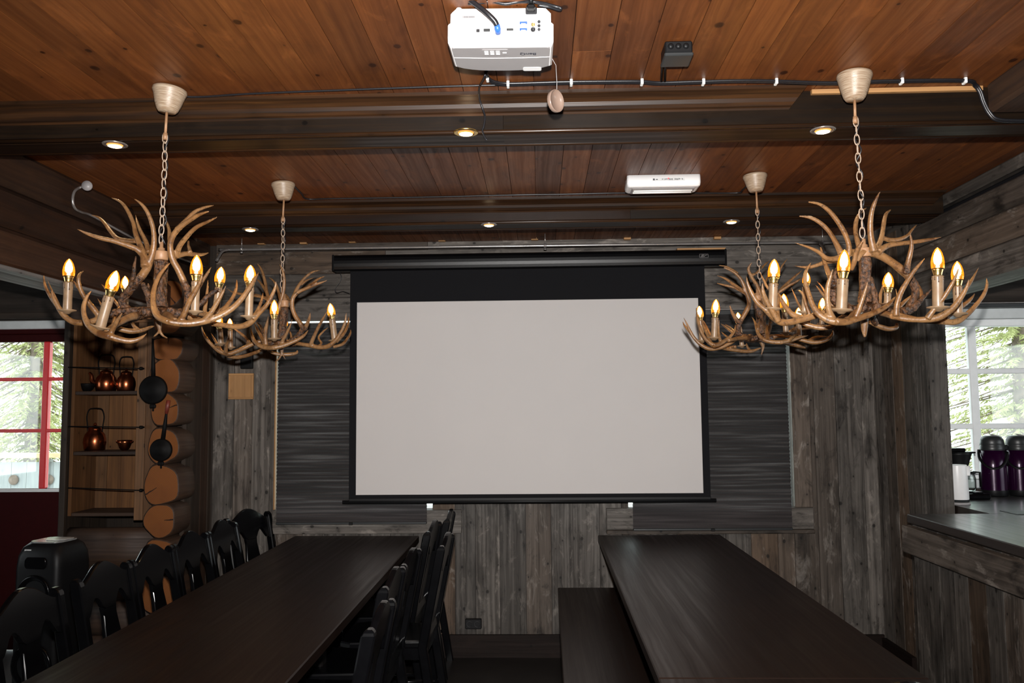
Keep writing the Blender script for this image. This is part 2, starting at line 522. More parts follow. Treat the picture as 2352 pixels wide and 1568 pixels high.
def mk_blind():
    t = NT('pleated_blind_cloth')
    tc = t.n('ShaderNodeTexCoord')
    s = t.n('ShaderNodeSeparateXYZ'); t.link(tc.outputs['Object'], s.inputs[0])
    f = t.noise(t.comb(t.math('MULTIPLY', s.outputs[0], 1.8), 0.0, t.math('MULTIPLY', s.outputs[2], 55)), 1, 2, .5)
    f2 = t.noise(t.comb(t.math('MULTIPLY', s.outputs[0], 90), 0.0, t.math('MULTIPLY', s.outputs[2], 400)), 1, 2)
    c = t.mix(t.ramp(f, .4, .75), (.038, .034, .034), (.070, .062, .062))
    c = t.mix(t.ramp(f2, .4, .7, 0, .3), c, (.02, .02, .022))
    d = t.n('ShaderNodeBsdfDiffuse'); t.link(c, d.inputs[0])
    tr = t.n('ShaderNodeBsdfTranslucent')   # daylight soaks through the thin places of the weave
    t.link(t.mix(t.ramp(f, .50, .75), (.010, .009, .009), (.055, .048, .048)), tr.inputs[0])
    ad = t.n('ShaderNodeAddShader')
    t.link(d.outputs[0], ad.inputs[0]); t.link(tr.outputs[0], ad.inputs[1])
    t.link(ad.outputs[0], t.out.inputs[0])
    return t.mat
MT['blind'] = mk_blind()

def mk_leaf():
    t = NT('spruce_needles')
    r, g, b = t.tint()
    c = t.mix(r, (.28, .31, .13), (.56, .56, .30))
    p = t.n('ShaderNodeBsdfDiffuse'); t.link(c, p.inputs[0])
    q = t.n('ShaderNodeBsdfTranslucent'); t.link(c, q.inputs[0])
    mx = t.n('ShaderNodeMixShader'); mx.inputs[0].default_value = .4
    t.link(p.outputs[0], mx.inputs[1]); t.link(q.outputs[0], mx.inputs[2])
    t.link(mx.outputs[0], t.out.inputs[0])
    return t.mat
MT['leaf'] = mk_leaf()
MT['bark'] = plain('grey_brown_bark', (.22, .17, .14), .9, nz=.4, ns=12)
# ================================================================ the room
CEIL = 2.57
BACK = 5.18

def plank_wall(m, u0, u1, v0, v1, place, width, grain, jitter=.004, gap=.003, th=.02, seams=0, wv=.15):
    """boards side by side over u; place(u, v, depth) -> point; grain along v"""
    u = u0
    while u < u1 - .004:
        w = min(width * (1 + R.uniform(-wv, wv)), u1 - u)
        if u1 - u - w < .03:
            w = u1 - u
        cuts = [v0, v1]
        if seams and R.random() < seams:
            cuts.insert(1, v0 + (v1 - v0) * R.uniform(.25, .75))
        for a, b in zip(cuts[:-1], cuts[1:]):
            d = R.uniform(0, jitter)
            tint = m._tint()
            p = [place(u + gap / 2, a, d), place(u + w - gap / 2, a, d), place(u + w - gap / 2, b - (gap if b != v1 else 0), d), place(u + gap / 2, b - (gap if b != v1 else 0), d)]
            q = [place(u + gap / 2, a, -th), place(u + w - gap / 2, a, -th), place(u + w - gap / 2, b, -th), place(u + gap / 2, b, -th)]
            k = len(m.v)
            m.v.extend([tuple(z) for z in p + q])
            ou, ov = R.random() * 50, R.random() * 50
            L = b - a
            m.face((k, k + 1, k + 2, k + 3), [(ou, ov), (ou, ov + w), (ou + L, ov + w), (ou + L, ov)], tint)
            m.face((k, k + 3, k + 7, k + 4), [(ou, ov), (ou + L, ov), (ou + L, ov + th), (ou, ov + th)], tint)
            m.face((k + 1, k + 5, k + 6, k + 2), [(ou, ov), (ou, ov + th), (ou + L, ov + th), (ou + L, ov)], tint)
            m.face((k, k + 4, k + 5, k + 1), [(ou, ov), (ou, ov + th), (ou + w, ov + th), (ou + w, ov)], tint)
            m.face((k + 3, k + 2, k + 6, k + 7), [(ou, ov), (ou + w, ov), (ou + w, ov + th), (ou, ov + th)], tint)
        u += w

# floor
m = M(); m.box((-2.2, -3.2, -.1), (4.8, 5.4, 0), tint=(.5, .5, .5, 1))
struct(m.build('floor', MT['floor']))
m = M(); m.box((-5.2, -3.2, -.1), (-2.2, 5.4, 0), tint=(.5, .5, .5, 1))
struct(m.build('floor', MT['tile']))
# ceiling: pine boards running to the back wall
m = M()
plank_wall(m, -5.2, 4.8, -3.2, 5.3, lambda u, v, d: (u, v, CEIL - d), .118, 'y', jitter=.0012, gap=.0022, seams=.5, wv=.0)
m.box((-5.2, -3.2, CEIL + .02), (4.8, 5.4, CEIL + .1), tint=(.1, .9, 0, 1))
struct(m.build('ceiling', MT['pine']))

# back wall with two window openings
W1 = (-1.652, -.673, .887, 2.10)
W2 = (.537, 1.543, .887, 2.10)
m = M()
fb = lambda u, v, d: (u, BACK - d, v)
XL, XR = -2.06, 2.07
HZ = 2.07
plank_wall(m, XL, W1[0], 0, HZ, fb, .13, 'z')
plank_wall(m, W1[0], W1[1], 0, W1[2], fb, .145, 'z')
plank_wall(m, W1[1], W2[0], 0, HZ, fb, .147, 'z')
plank_wall(m, W2[0], W2[1], 0, W2[2], fb, .145, 'z')
plank_wall(m, W2[1], XR + .02, 0, HZ, fb, .155, 'z')
fh = lambda u, v, d: (v, BACK - .004 - d, u)
plank_wall(m, HZ, CEIL, XL, XR + .02, fh, .165, 'x', seams=.9)
o = m.build('wall_back', MT['barn']); struct(o)
# solid wall behind the boards, with the openings left free
m = M()
def wall_holes(m, x0, x1, y0, y1, z0, z1, holes, tint=(.5, .1, .1, 1)):
    xs = x0
    for (a, b, c, d) in sorted(holes):
        if a > xs: m.box((xs, y0, z0), (a, y1, z1), tint=tint)
        if c > z0: m.box((a, y0, z0), (b, y1, c), tint=tint)
        if d < z1: m.box((a, y0, d), (b, y1, z1), tint=tint)
        xs = b
    if x1 > xs: m.box((xs, y0, z0), (x1, y1, z1), tint=tint)
W3 = (2.33, 4.05, 1.05, 2.035)       # kitchen window
W4 = (-4.05, -2.80, 0.0, 2.09)       # red glazed door
wall_holes(m, -2.3, 4.8, BACK + .021, BACK + .2, 0, CEIL, [W1, W2, W3])
struct(m.build('wall_back_outer', MT['barndark']))
m = M()
wall_holes(m, -5.2, -2.3, 5.26, 5.40, 0, CEIL, [W4])
struct(m.build('wall_left_room_back', MT['barndark']))
# side rooms and the wall behind the camera, closed except the windows and unseen openings added for more daylight
m = M(); m.box((4.7, -3.2, 0), (4.8, 1.5, CEIL)); m.box((4.7, 3.9, 0), (4.8, 5.38, CEIL)); m.box((4.7, 1.5, 0), (4.8, 3.9, 1.05)); m.box((4.7, 1.5, 2.1), (4.8, 3.9, CEIL)); struct(m.build('wall_kitchen_side', MT['barndark']))  # unseen opening added to brighten the worktop and the window frames
m = M(); m.box((-5.3, -3.2, 0), (-5.2, 2.0, CEIL)); m.box((-5.3, 3.2, 0), (-5.2, 5.4, CEIL)); m.box((-5.3, 2.0, 0), (-5.2, 3.2, .9)); m.box((-5.3, 2.0, 2.1), (-5.2, 3.2, CEIL))
struct(m.build('wall_far_left', MT['barndark']))
m = M()
plank_wall(m, -5.2, 4.8, 0, CEIL, lambda u, v, d: (u, -3.2 + d, v), .15, 'z')
m.box((-5.3, -3.35, 0), (4.8, -3.22, CEIL))
struct(m.build('wall_front', MT['barndark']))

# right-hand side wall: boards along Y, then its end face beside the kitchen opening
m = M()
plank_wall(m, 4.45, BACK, 0, CEIL, lambda u, v, d: (2.06 - d, u, v), .14, 'z')
plank_wall(m, 2.06, 2.158, 0, CEIL, lambda u, v, d: (u, 4.45 - d, v), .118, 'z', wv=0)
m.box((2.083, 4.475, 0), (2.158, BACK, CEIL), tint=(.5, .5, .3, 1))
struct(m.build('wall_right', MT['barn']))

# headers and side beams
def ybeam(m, x0, x1, y0, y1, zs, jit=.006, bev=.008):
    for a, b in zip(zs[:-1], zs[1:]):
        d = R.uniform(0, jit)
        s = 1 if x0 > 0 else -1
        lo, hi = (x0 + d, x1) if s > 0 else (x1, x0 - d)
        m.box((lo, y0, a + .002), (hi, y1, b - .002), la=1, bev=bev)
m = M(); ybeam(m, 2.0, 2.2, -3.0, 4.5, [2.066, 2.20, 2.335, 2.455])
struct(m.build('trim_right_header', MT['barn']))
m = M(); ybeam(m, 2.045, 2.2, 2.9, 5.0, [2.506, CEIL])
struct(m.build('trim_right_upper_beam', MT['barn']))
m = M(); ybeam(m, 2.08, 2.2, -3.0, 5.0, [2.45, 2.51])
struct(m.build('trim_right_painted_gap_shade', MT['blackmatte']))  # black strip set back between the beams, the gap's shade as colour
m = M(); m.box((1.50, -3, 2.467), (2.2, 2.735, CEIL), la=1, bev=.012)
struct(m.build('trim_right_log', MT['log']))
m = M(); ybeam(m, -2.09, -2.34, -3.0, 5.16, [2.075, 2.24, 2.40, CEIL], jit=.02, bev=.02)
struct(m.build('trim_left_header', MT['darkheader']))
# worn pale lower edge of the left header
m = M(); m.box((-2.145, -3.0, 2.066), (-2.088, 5.0, 2.083), la=1, bev=.004)
struct(m.build('trim_left_header_edge', MT['greyedge']))
m = M(); m.box((-5.2, 5.20, 2.115), (-2.76, 5.26, 2.15), la=0)
struct(m.build('trim_left_room', MT['barndark']))

# cross beams of the ceiling, boxed in dark boards with crown mouldings
OG = [(0, 0), (0, -.012), (-.010, -.016), (-.022, -.020), (-.034, -.030), (-.040, -.042), (-.046, -.052), (-.058, -.056), (-.060, -.062), (-.060, 0)]
def cross_beam(n, y0, y1, x0, x1, mx1, zb):
    m = M()
    cuts = [x0, x0 + (x1 - x0) * .46, x1] if n == 1 else [x0, x0 + (x1 - x0) * .62, x1]
    for a, b in zip(cuts[:-1], cuts[1:]):
        m.box((a, y0, zb + .006), (b - .001, y0 + .018, CEIL - .002), la=0)
        m.box((a, y0 + .018, zb + .002), (b, y1 - .018, zb + .02), la=0)
    m.box((x0, y1 - .018, zb + .006), (x1, y1, CEIL - .002), la=0)
    o = m.build('trim_%d' % n, MT['beam']); struct(o)
    m = M()
    for (yy, s) in ((y0, -1), (y1, 1)):
        m.tube([(x0, yy + s * .001, zb + .008), (x1, yy + s * .001, zb + .008)], .008, 8)
    m.build('edge_bead', MT['molding'], o, local=True)
    m = M()
    # moulding on the face that looks at the room (its end is mitred)
    pr = [(q[0] + .06, q[1]) for q in OG]
    k0 = len(m.v)
    prof = [(-p - .0, z) for (p, z) in [(.060, 0), (.060, -.012), (.050, -.016), (.038, -.022), (.026, -.032), (.020, -.044), (.012, -.054), (.004, -.058), (0, -.064), (0, 0)]]
    nn = len(prof); t = m._tint(); ou = R.random() * 9
    for (p, z) in prof: m.v.append((x0, y0 + p, CEIL + z - .001))
    for (p, z) in prof: m.v.append((mx1 + (z / .064) * .05, y0 + p, CEIL + z - .001))
    acc = 0
    for i in range(nn):
        j = (i + 1) % nn
        d = math.dist(prof[i], prof[j])
        m.face((k0 + i, k0 + j, k0 + nn + j, k0 + nn + i), [(ou, acc), (ou, acc + d), (ou + mx1 - x0, acc + d), (ou + mx1 - x0, acc)], t)
        acc += d
    m.face(tuple(range(k0 + nn, k0 + 2 * nn)), [(0, 0)] * nn, t)
    m.build('crown_molding', MT['molding'], o, local=True)
    return o
B1 = cross_beam(1, 2.76, 2.895, -2.085, 2.2, 0.905, 2.440)
B2 = cross_beam(2, 4.16, 4.295, -2.085, 2.04, 2.035, 2.446)
# pale strip of bare wood where the moulding is missing
p0, p1 = at(1866, 207, Y=2.755), at(2264, 207, Y=2.755)
m = M(); m.box((.93, 2.745, 2.553), (1.497, 2.76, 2.568), la=0)
m.build('bare_wood_strip', MT['rawpine'], B1, local=True)
# baseboards
m = M(); m.box((XL, BACK - .022, 0), (XR - .02, BACK - .004, .135), la=0)
struct(m.build('baseboard_back', MT['basewood']))
m = M()
m.box((2.03, 4.75, 0), (2.056, BACK - .03, .12), la=1)
struct(m.build('baseboard_right', MT['basewood']))

# log wall on the left with the shelf niche
LY = 4.76
LW = struct(bpy.data.objects.new('wall_left', None)); COL.objects.link(LW)
def log_profile(n, rx, rz, sq, ph):
    out = []
    for i in range(n):
        a = 2 * PI * i / n
        k = 1 + .05 * math.sin(3 * a + ph) + .03 * math.sin(5 * a + ph * 2)
        c, s_ = math.cos(a), math.sin(a)
        e = 2 / sq
        out.append((rx * k * math.copysign(abs(c) ** e, c), rz * k * math.copysign(abs(s_) ** e, s_)))
    return out
def log_y(cx, cz, rx, rz, y0, y1, sq=2.3):
    m = M(); pr = log_profile(28, rx, rz, sq, R.random() * 6); t = m._tint()
    k = len(m.v); n = len(pr); ch = .008
    for (sc_, y) in ((1 - ch / rx, y0), (1, y0 + ch), (1.0, y1)):
        for (p, q) in pr: m.v.append((cx + p * sc_, y, cz + q * sc_))
    m.face(tuple(range(k, k + n)), [(p, q) for (p, q) in pr], t, 1)
    for r_ in range(2):
        for i in range(n):
            j = (i + 1) % n
            a = i / n * 6.28 * rx
            b = (i + 1) / n * 6.28 * rx
            yy0, yy1 = (y0, y0 + ch) if r_ == 0 else (y0 + ch, y1)
            m.face((k + r_ * n + j, k + r_ * n + i, k + (r_ + 1) * n + i, k + (r_ + 1) * n + j), [(yy0, b), (yy0, a), (yy1, a), (yy1, b)], t, 0, True)
    return m
LOGS = [(385, 800, 36, 27, 4), (378, 864, 37, 41, 2.6), (378, 941, 34, 40, 2.3), (374, 1024, 38, 43, 2.2), (370, 1114, 42, 47, 2.5), (366, 1196, 38, 40, 2.1), (366, 1280, 41, 42, 2.3), (362, 1366, 42, 44, 2.3), (362, 1450, 40, 42, 2.2), (385, 735, 38, 32, 2.8), (385, 672, 36, 32, 2.8)]
for (px, py, rx, rz, sq) in LOGS:
    c = at(px, py, Y=4.62)
    k = 4.62 / F
    log_y(c.x, c.z, rx * k, rz * k, 4.62, 4.83, sq).build('log_end', [MT['log'], MT['endgrain']], LW, local=True)
# horizontal logs under the niche and above it
z = .06
while z < .80:
    m = M(); pr = log_profile(24, .09, .115, 2.4, R.random() * 6); t = m._tint()
    m.prism([(p + 4.86, q + z + .06) for (p, q) in pr], -2.76, -2.20, axes=((0, 1, 0), (0, 0, 1), (1, 0, 0)), smooth=True)
    m.build('log', MT['log'], LW, local=True)
    z += .2
for z in (2.13, 2.33, 2.5):
    m = M(); m.box((-2.78, 4.76, z - .095), (-2.20, 4.95, min(z + .095, 2.565)), la=0, bev=.02)
    m.build('log', MT['log'], LW, local=True)
m = M(); m.box((-2.80, 4.77, 0), (-2.765, 5.25, CEIL), la=2, bev=.004)
m.build('corner_board', MT['barndark'], LW, local=True)
# boards between the log ends and the back wall
m = M()
plank_wall(m, 4.80, BACK, 0, 2.07, lambda u, v, d: (-2.075 + d, u, v), .11, 'z')
m.build('side_boards', MT['barndark'], LW, local=True)
m = M(); m.box((-2.34, 4.96, 0), (-2.10, 5.17, CEIL), la=2)
m.build('wall_core', MT['barndark'], LW, local=True)

# niche shelf unit
NI = thing('wall_shelf_niche', 'pine-lined shelf niche let into the log wall beside the red door', 'shelf', (-2.53, 4.9, .88))
nx0, nx1, nz0, nz1 = -2.76, -2.345, .905, 2.03
m = M()
plank_wall(m, nx0, -2.20, nz0 - .02, nz1 + .02, lambda u, v, d: (u, 5.06 - d, v), .085, 'z', wv=.2)
m.box((nx0, 5.08, nz0 - .02), (-2.2, 5.10, nz1), la=2)
m.build('back_panel', MT['niche'], NI)
m = M(); m.box((nx0, 4.80, nz0), (nx0 + .02, 5.06, nz1), la=2); m.build('side_panel', MT['niche'], NI)
m = M()
m.box((nx1, 4.75, nz0 - .02), (nx1 + .052, 4.775, nz1), la=2, bev=.003)
m.box((nx1 + .054, 4.75, nz0 - .02), (-2.225, 4.775, nz1), la=2, bev=.003)
m.build('face_board', MT['niche'], NI)
m = M(); m.box((nx1, 4.775, nz0), (nx1 + .02, 5.06, nz1), la=2); m.build('side_panel', MT['niche'], NI)
m = M(); m.box((nx0, 4.75, nz1), (-2.225, 5.06, nz1 + .02), la=0); m.build('top_board', MT['niche'], NI)
SHZ = []
for (py, w_) in ((898, 0), (1036, 0), (1176, 0)):
    zz = at(235, py, Y=4.82).z
    SHZ.append(zz)
    m = M(); m.box((nx0 + .02, 4.80, zz - .022), (nx1, 5.05, zz), la=0, bev=.003)
    m.build('shelf', MT['log'], NI)
for (py0, py1) in ((843, 846), (979, 981), (1120, 1126)):
    a = at(157, py0, Y=4.73); b = at(326, py1, Y=4.73)
    m = M(); m.tube([a, b], .0035, 8); m.lathe([(.001, 0), (.010, 0), (.010, .014), (.001, .014)], b - Vector((.012, 0, 0)), (1, 0, 0), 12)
    m.tube([b, b + Vector((0, .025, 0))], .006, 8)
    m.build('guard_rod', MT['iron'], NI)

# ---------------------------------------------------------------- windows, door
def window(name, box, y0, frame, muntx, muntz, fw=.04, mw=.038, mh=.022, glassm=None):
    x0, x1, z0, z1 = box
    root = struct(bpy.data.objects.new(name, None)); COL.objects.link(root)
    root.location = ((x0 + x1) / 2, y0, z0)
    m = M()
    d = .07
    m.box((x0, y0, z0), (x0 + fw, y0 + d, z1), la=2, bev=.004); m.box((x1 - fw, y0, z0), (x1, y0 + d, z1), la=2, bev=.004)
    m.box((x0 + fw, y0, z0), (x1 - fw, y0 + d, z0 + fw), la=0, bev=.004); m.box((x0 + fw, y0, z1 - fw), (x1 - fw, y0 + d, z1), la=0, bev=.004)
    m.build('window_frame', frame, root)
    for x in muntx:
        m = M(); m.box((x - mw / 2, y0 + .015, z0 + fw), (x + mw / 2, y0 + .05, z1 - fw), la=2, bev=.005); m.build('muntin', frame, root)
    for z in muntz:
        m = M(); m.box((x0 + fw, y0 + .018, z - mh / 2), (x1 - fw, y0 + .045, z + mh / 2), la=0, bev=.005); m.build('muntin', frame, root)
    m = M(); m.box((x0 + fw, y0 + .03, z0 + fw), (x1 - fw, y0 + .034, z1 - fw)); m.build('pane', MT['glass'], root)
    return root
window('window_1', (W1[0] - .0, W1[1], W1[2], W1[3]), BACK + .05, MT['whitepaint'], [(W1[0] + W1[1]) / 2], [], fw=.006)
window('window_2', (W2[0], W2[1], W2[2], W2[3]), BACK + .05, MT['whitepaint'], [(W2[0] + W2[1]) / 2], [], fw=.006)
w3 = window('window_3', W3, BACK + .03, MT['whitepaint'], [2.695, 3.06, 3.42], [1.712, 1.372], fw=.045, mw=.052, mh=.034)
m = M(); m.box((W3[0] - .07, BACK - .0, 2.035), (W3[1] + .07, BACK + .03, 2.098), la=0, bev=.003)
m.box((W3[0] - .07, BACK - .0, W3[2] - .05), (W3[1] + .07, BACK + .03, W3[2]), la=0, bev=.003); m.build('window_casing', MT['greyframe'], w3)
m = M(); m.box((W3[0] - .07, BACK - .05, 2.10), (W3[1] + .07, BACK + .02, 2.122), la=0, bev=.003)
m.build('blind_cassette', MT['darkgrey'], w3)
m = M(); m.box((W3[0] - .07, BACK - .052, 2.122), (W3[1] + .07, BACK + .02, 2.130), la=0, bev=.002)
m.build('blind_rail', MT['chrome'], w3)
# sill boards and casings of the back windows
m = M(); m.box((-1.667, BACK - .03, .745), (-.49, BACK - .002, .887), la=0, bev=.003)
struct(m.build('trim_3', MT['barn']))
m = M(); m.box((.40, BACK - .03, .762), (1.655, BACK - .002, .892), la=0, bev=.003)
m.box((.40, BACK - .045, .738), (1.655, BACK - .002, .762), la=0, bev=.003)
struct(m.build('trim_4', MT['barn']))
m = M(); m.box((1.545, BACK - .03, .893), (1.655, BACK - .002, 2.1), la=2, bev=.003)
struct(m.build('trim_5', MT['barn']))
m = M(); m.box((-1.663, BACK - .03, .893), (-1.654, BACK - .002, 2.1), la=2, bev=.002)
struct(m.build('trim_6', MT['rawpine']))

# red door
DY = 5.28
D = struct(bpy.data.objects.new('door_1', None)); COL.objects.link(D); D.location = (-3.4, DY, 0)
m = M()
m.box((-4.05, DY - .02, 0), (-3.99, DY + .09, 2.09), la=2, bev=.004); m.box((-2.84, DY - .02, 0), (-2.80, DY + .09, 2.09), la=2, bev=.004)
m.box((-3.99, DY - .02, 2.02), (-2.84, DY + .09, 2.09), la=0, bev=.004)
m.build('door_frame', MT['darkred'], D)
m = M(); m.box((-4.07, DY - .04, 2.05), (-2.80, DY - .02, 2.105), la=0, bev=.004); m.build('head_casing', MT['greyframe'], D)
m = M()
m.box((-3.99, DY, .01), (-2.84, DY + .045, 1.02), la=2, bev=.004)
for x in (-3.99, -2.90):
    m.box((x, DY, 1.02), (x + .06, DY + .045, 2.02), la=2, bev=.004)
m.box((-3.93, DY, 1.97), (-2.90, DY + .045, 2.02), la=0, bev=.004)
m.build('door_leaf', MT['darkred'], D)
for x in (-3.213, -3.57):
    m = M(); m.box((x - .021, DY - .004, 1.02), (x + .021, DY + .04, 1.97), la=2, bev=.006); m.build('muntin', MT['red'], D)
for z in (1.726, 1.392):
    m = M(); m.box((-3.93, DY, z - .011), (-2.90, DY + .036, z + .011), la=0, bev=.004); m.build('muntin', MT['red'], D)
m = M(); m.box((-3.93, DY - .006, 1.0), (-2.90, DY - .001, 1.02), la=0, bev=.001); m.build('glazing_bead', MT['whitepaint'], D)
m = M(); m.box((-3.93, DY + .02, 1.02), (-2.90, DY + .024, 1.97)); m.build('pane', MT['glass'], D)
# jamb between door and log wall
m = M(); m.box((-2.80, 5.24, 0), (-2.77, 5.262, CEIL), la=2)
struct(m.build('trim_7', MT['barndark']))

# ---------------------------------------------------------------- blinds
def blind(x0, x1, z0, z1, label):
    b = thing('pleated_blind', label, 'blind', ((x0 + x1) / 2, BACK - .05, z1), group='black pleated blinds behind the screen')
    m = M()
    n = int((z1 - z0 - .03) / .011)
    zs = [z1 - .03 - i * (z1 - z0 - .03) / n for i in range(n + 1)]
    k = len(m.v); t = m._tint()
    for i, z in enumerate(zs):
        a = .0085 if z > 1.05 else .0085 * max(0.1, (z - .75) / .3)
        y = BACK - .058 + (a if i & 1 else -a)
        m.v.append((x0, y, z)); m.v.append((x1, y, z))
    for i in range(n):
        m.face((k + 2 * i, k + 2 * i + 1, k + 2 * i + 3, k + 2 * i + 2), [(0, zs[i]), (x1 - x0, zs[i]), (x1 - x0, zs[i + 1]), (0, zs[i + 1])], t)
    m.build('cloth', MT['blind'], b)
    m = M(); m.box((x0 - .004, BACK - .075, z1 - .03), (x1 + .004, BACK - .035, z1), bev=.003); m.build('head_rail', MT['darkgrey'], b)
    m = M(); m.box((x0 - .004, BACK - .078, z1), (x1 + .004, BACK - .035, z1 + .008), bev=.001); m.build('rail_edge', MT['chrome'], b)
    m = M(); m.box((x0, BACK - .070, z0 - .01), (x1, BACK - .046, z0 + .004), bev=.003); m.build('bottom_rail', MT['darkgrey'], b)
    m = M(); xm = x0 + (x1 - x0) * .5
    m.box((xm - .012, BACK - .076, z0 - .013), (xm + .012, BACK - .066, z0 + .002), bev=.002); m.build('pull_tab', MT['black'], b)
    return b
blind(-1.633, -.70, .818, 2.045, 'black pleated blind left of the screen, nearer the log ends')
blind(.558, 1.515, .772, 2.10, 'black pleated blind behind the right edge of the screen')

# ---------------------------------------------------------------- projection screen
SY = 4.98
S = thing('projection_screen', 'wide pull-down projection screen, white with a black border, hanging before the back wall', 'screen', (-.06, SY, 2.4))
a, b = at(770, 602, Y=SY), at(1662, 596, Y=SY)
m = M()
zc = (a.z + b.z) / 2
prof = [(-.030, -.049), (.04, -.048), (.045, -.04), (.045, .04), (.035, .048), (-.022, .05), (-.034, .044), (-.042, .030), (-.0455, .012), (-.0455, -.006), (-.043, -.024), (-.038, -.040)]
m.prism([(p, q + zc) for p, q in prof], a.x, b.x, axes=((0, 1, 0), (0, 0, 1), (1, 0, 0)), org=(0, SY + .01, 0))
m.build('case', MT['blackgloss2'], S)
for x in (a.x, b.x):
    m = M(); s_ = -1 if x < 0 else 1
    m.box((min(x, x + s_ * .012), SY - .04, zc - .05), (max(x, x + s_ * .012), SY + .06, zc + .052), bev=.008); m.build('end_cap', MT['black'], S)
m = M(); m.box((b.x - .28, SY - .02, zc + .05), (b.x + .01, SY + .05, zc + .06), la=0); m.build('mounting_strip', MT['rawpine'], S)
# maker's mark on the case: outlined plate with two slanted strokes
lx, lz, ly = b.x - .125, zc + .008, SY - .0378
m = M()
w_, h_ = .026, .011
for (p, q, r_, s2) in ((-w_, -h_, w_, -h_ + .001), (-w_, h_ - .001, w_, h_), (-w_, -h_, -w_ + .001, h_), (w_ - .001, -h_, w_, h_)):
    m.box((lx + p, ly, lz + q), (lx + r_, ly + .002, lz + s2))
for k_ in range(3):
    zz = lz - .006 + k_ * .0055
    m.box((lx - .019 + k_ * .003, ly, zz), (lx - .004 + k_ * .003, ly + .002, zz + .0018))
m.tube([(lx - .002, ly, lz - .006), (lx + .004, ly, lz - .002), (lx + .008, ly, lz + .004), (lx + .021, ly, lz + .006)], .0012, 6)
m.build('maker_mark', MT['greytop'], S)
# cloth: black border, white picture area
tl, tr, bl, br = at(803, 622, Y=SY), at(1621, 612, Y=SY), at(803, 1149, Y=SY), at(1629, 1143, Y=SY)
x0, x1 = (tl.x + bl.x) / 2, (tr.x + br.x) / 2
zb = (bl.z + br.z) / 2
m = M(); m.box((x0, SY - .001, zb), (x1, SY + .001, zc - .04)); m.build('black_border', MT['blackmatte'], S)
wx0, wx1 = (at(819, 900, Y=SY).x + .0, at(1609, 900, Y=SY).x)
wz1 = (at(819, 695, Y=SY).z + at(1605, 684, Y=SY).z) / 2
wz0 = (at(818, 1137, Y=SY).z + at(1613, 1131, Y=SY).z) / 2
m = M(); m.box((wx0, SY - .0025, wz0), (wx1, SY - .001, wz1)); m.build('picture_area', MT['whitefabric'], S)
a2, b2 = at(787, 1153, Y=SY), at(1645, 1148, Y=SY)
m = M(); m.tube([(a2.x, SY, zb - .012), (b2.x, SY, zb - .012)], .011, 14); m.box((x0, SY - .008, zb - .008), (x1, SY + .008, zb + .012), bev=.003); m.build('bottom_bar', MT['black'], S)
m = M()
m.tube(catmull([tuple(at(px, py, Y=5.05)) for px, py in ((777, 618), (784, 634), (780, 648), (770, 662), (773, 672), (788, 669), (803, 674))]), .0022, 8)
m.build('power_cord', MT['cable'], S)

# small things on the back wall
c = at(554, 887, Y=BACK - .012)
P = thing('wooden_cover_plate', 'small square pale pine cover plate on the back wall left of the blinds', 'cover plate', (c.x, BACK, c.z))
k = BACK / F
m = M(); m.box((c.x - 29 * k, BACK - .016, c.z - 30 * k), (c.x + 29 * k, BACK - .003, c.z + 30 * k), la=2, bev=.002); m.build('plate', MT['rawpine'], P)
m = M()
for (p, q, r_, s2) in ((-29, -30, 29, -25), (-29, 25, 29, 30), (-29, -25, -24, 25), (24, -25, 29, 25)):
    m.box((c.x + p * k, BACK - .022, c.z + q * k), (c.x + r_ * k, BACK - .015, c.z + s2 * k), bev=.002)
m.build('rim', MT['rawpine'], P)
c = at(570, 831, Y=BACK)
m = M(); m.box((c.x - .037, BACK - .04, c.z - .045), (c.x + .037, BACK - .003, c.z + .045), bev=.005)
tag(m.build('thermostat_box', MT['black']), 'small black box on the boards above the square pine plate', 'control box')
c = at(1088, 1430, Y=BACK)
o = thing('power_outlet', 'black power outlet low on the back wall just above the baseboard', 'outlet', (c.x, BACK, c.z))
m = M(); m.box((c.x - .05, BACK - .03, c.z - .03), (c.x + .05, BACK - .003, c.z + .03), bev=.004); m.build('housing', MT['black'], o)
m = M()
for s_ in (-1, 1): m.lathe([(.019, 0), (.019, .004), (.015, .004), (.015, -.002), (.001, -.002)], (c.x + s_ * .023, BACK - .03, c.z), (0, -1, 0), 16)
m.build('socket', MT['portblack'], o)
for (px, py) in ((809, 554), (1015, 551), (1228, 548), (1441, 547), (1648, 546), (600, 558), (697, 557)):
    c = at(px, py, Y=BACK - .03)
    m = M(); m.box((c.x - .022, BACK - .04, c.z - .009), (c.x + .022, BACK - .006, c.z + .007), bev=.002)
    tag(m.build('wooden_spacer', MT['rawpine']), 'small pale wooden spacer block along the top of the back wall under the ceiling', 'wood block', 'spacer blocks along the top of the back wall')

# steel pipes
PI_ = thing('steel_pipe', 'long horizontal steel pipe running above the screen along the back wall', 'pipe', (0, 5.0, 2.48))
pp = [at(498, 598, Y=4.86), at(510, 578, Y=4.93), at(528, 573, Y=4.98), at(560, 573, Y=4.98), at(1252, 564, Y=4.98), at(1865, 557, Y=4.98), at(1882, 559, Y=4.96), at(1893, 570, Y=4.92), at(1895, 580, Y=4.88)]
m = M(); m.tube(catmull([tuple(p) for p in pp], 4), .0082, 12); m.build('tube', MT['chrome'], PI_)
for (px, py, ptop) in ((555, 572, 555), (1252, 564, 541), (1890, 558, 536)):
    c = at(px, py, Y=4.98)
    m = M(); m.lathe([(.010, -.008), (.014, -.008), (.014, .008), (.010, .008)], c, (1, 0, 0), 16)
    m.tube([c + Vector((0, 0, .012)), Vector((c.x, 4.98, CEIL - .002))], .003, 8); m.lathe([(.001, 0), (.009, 0), (.009, .008), (.001, .008)], c - Vector((0, 0, .026)), (0, 0, 1), 12)
    m.build('pipe_hanger', MT['chrome'], PI_)
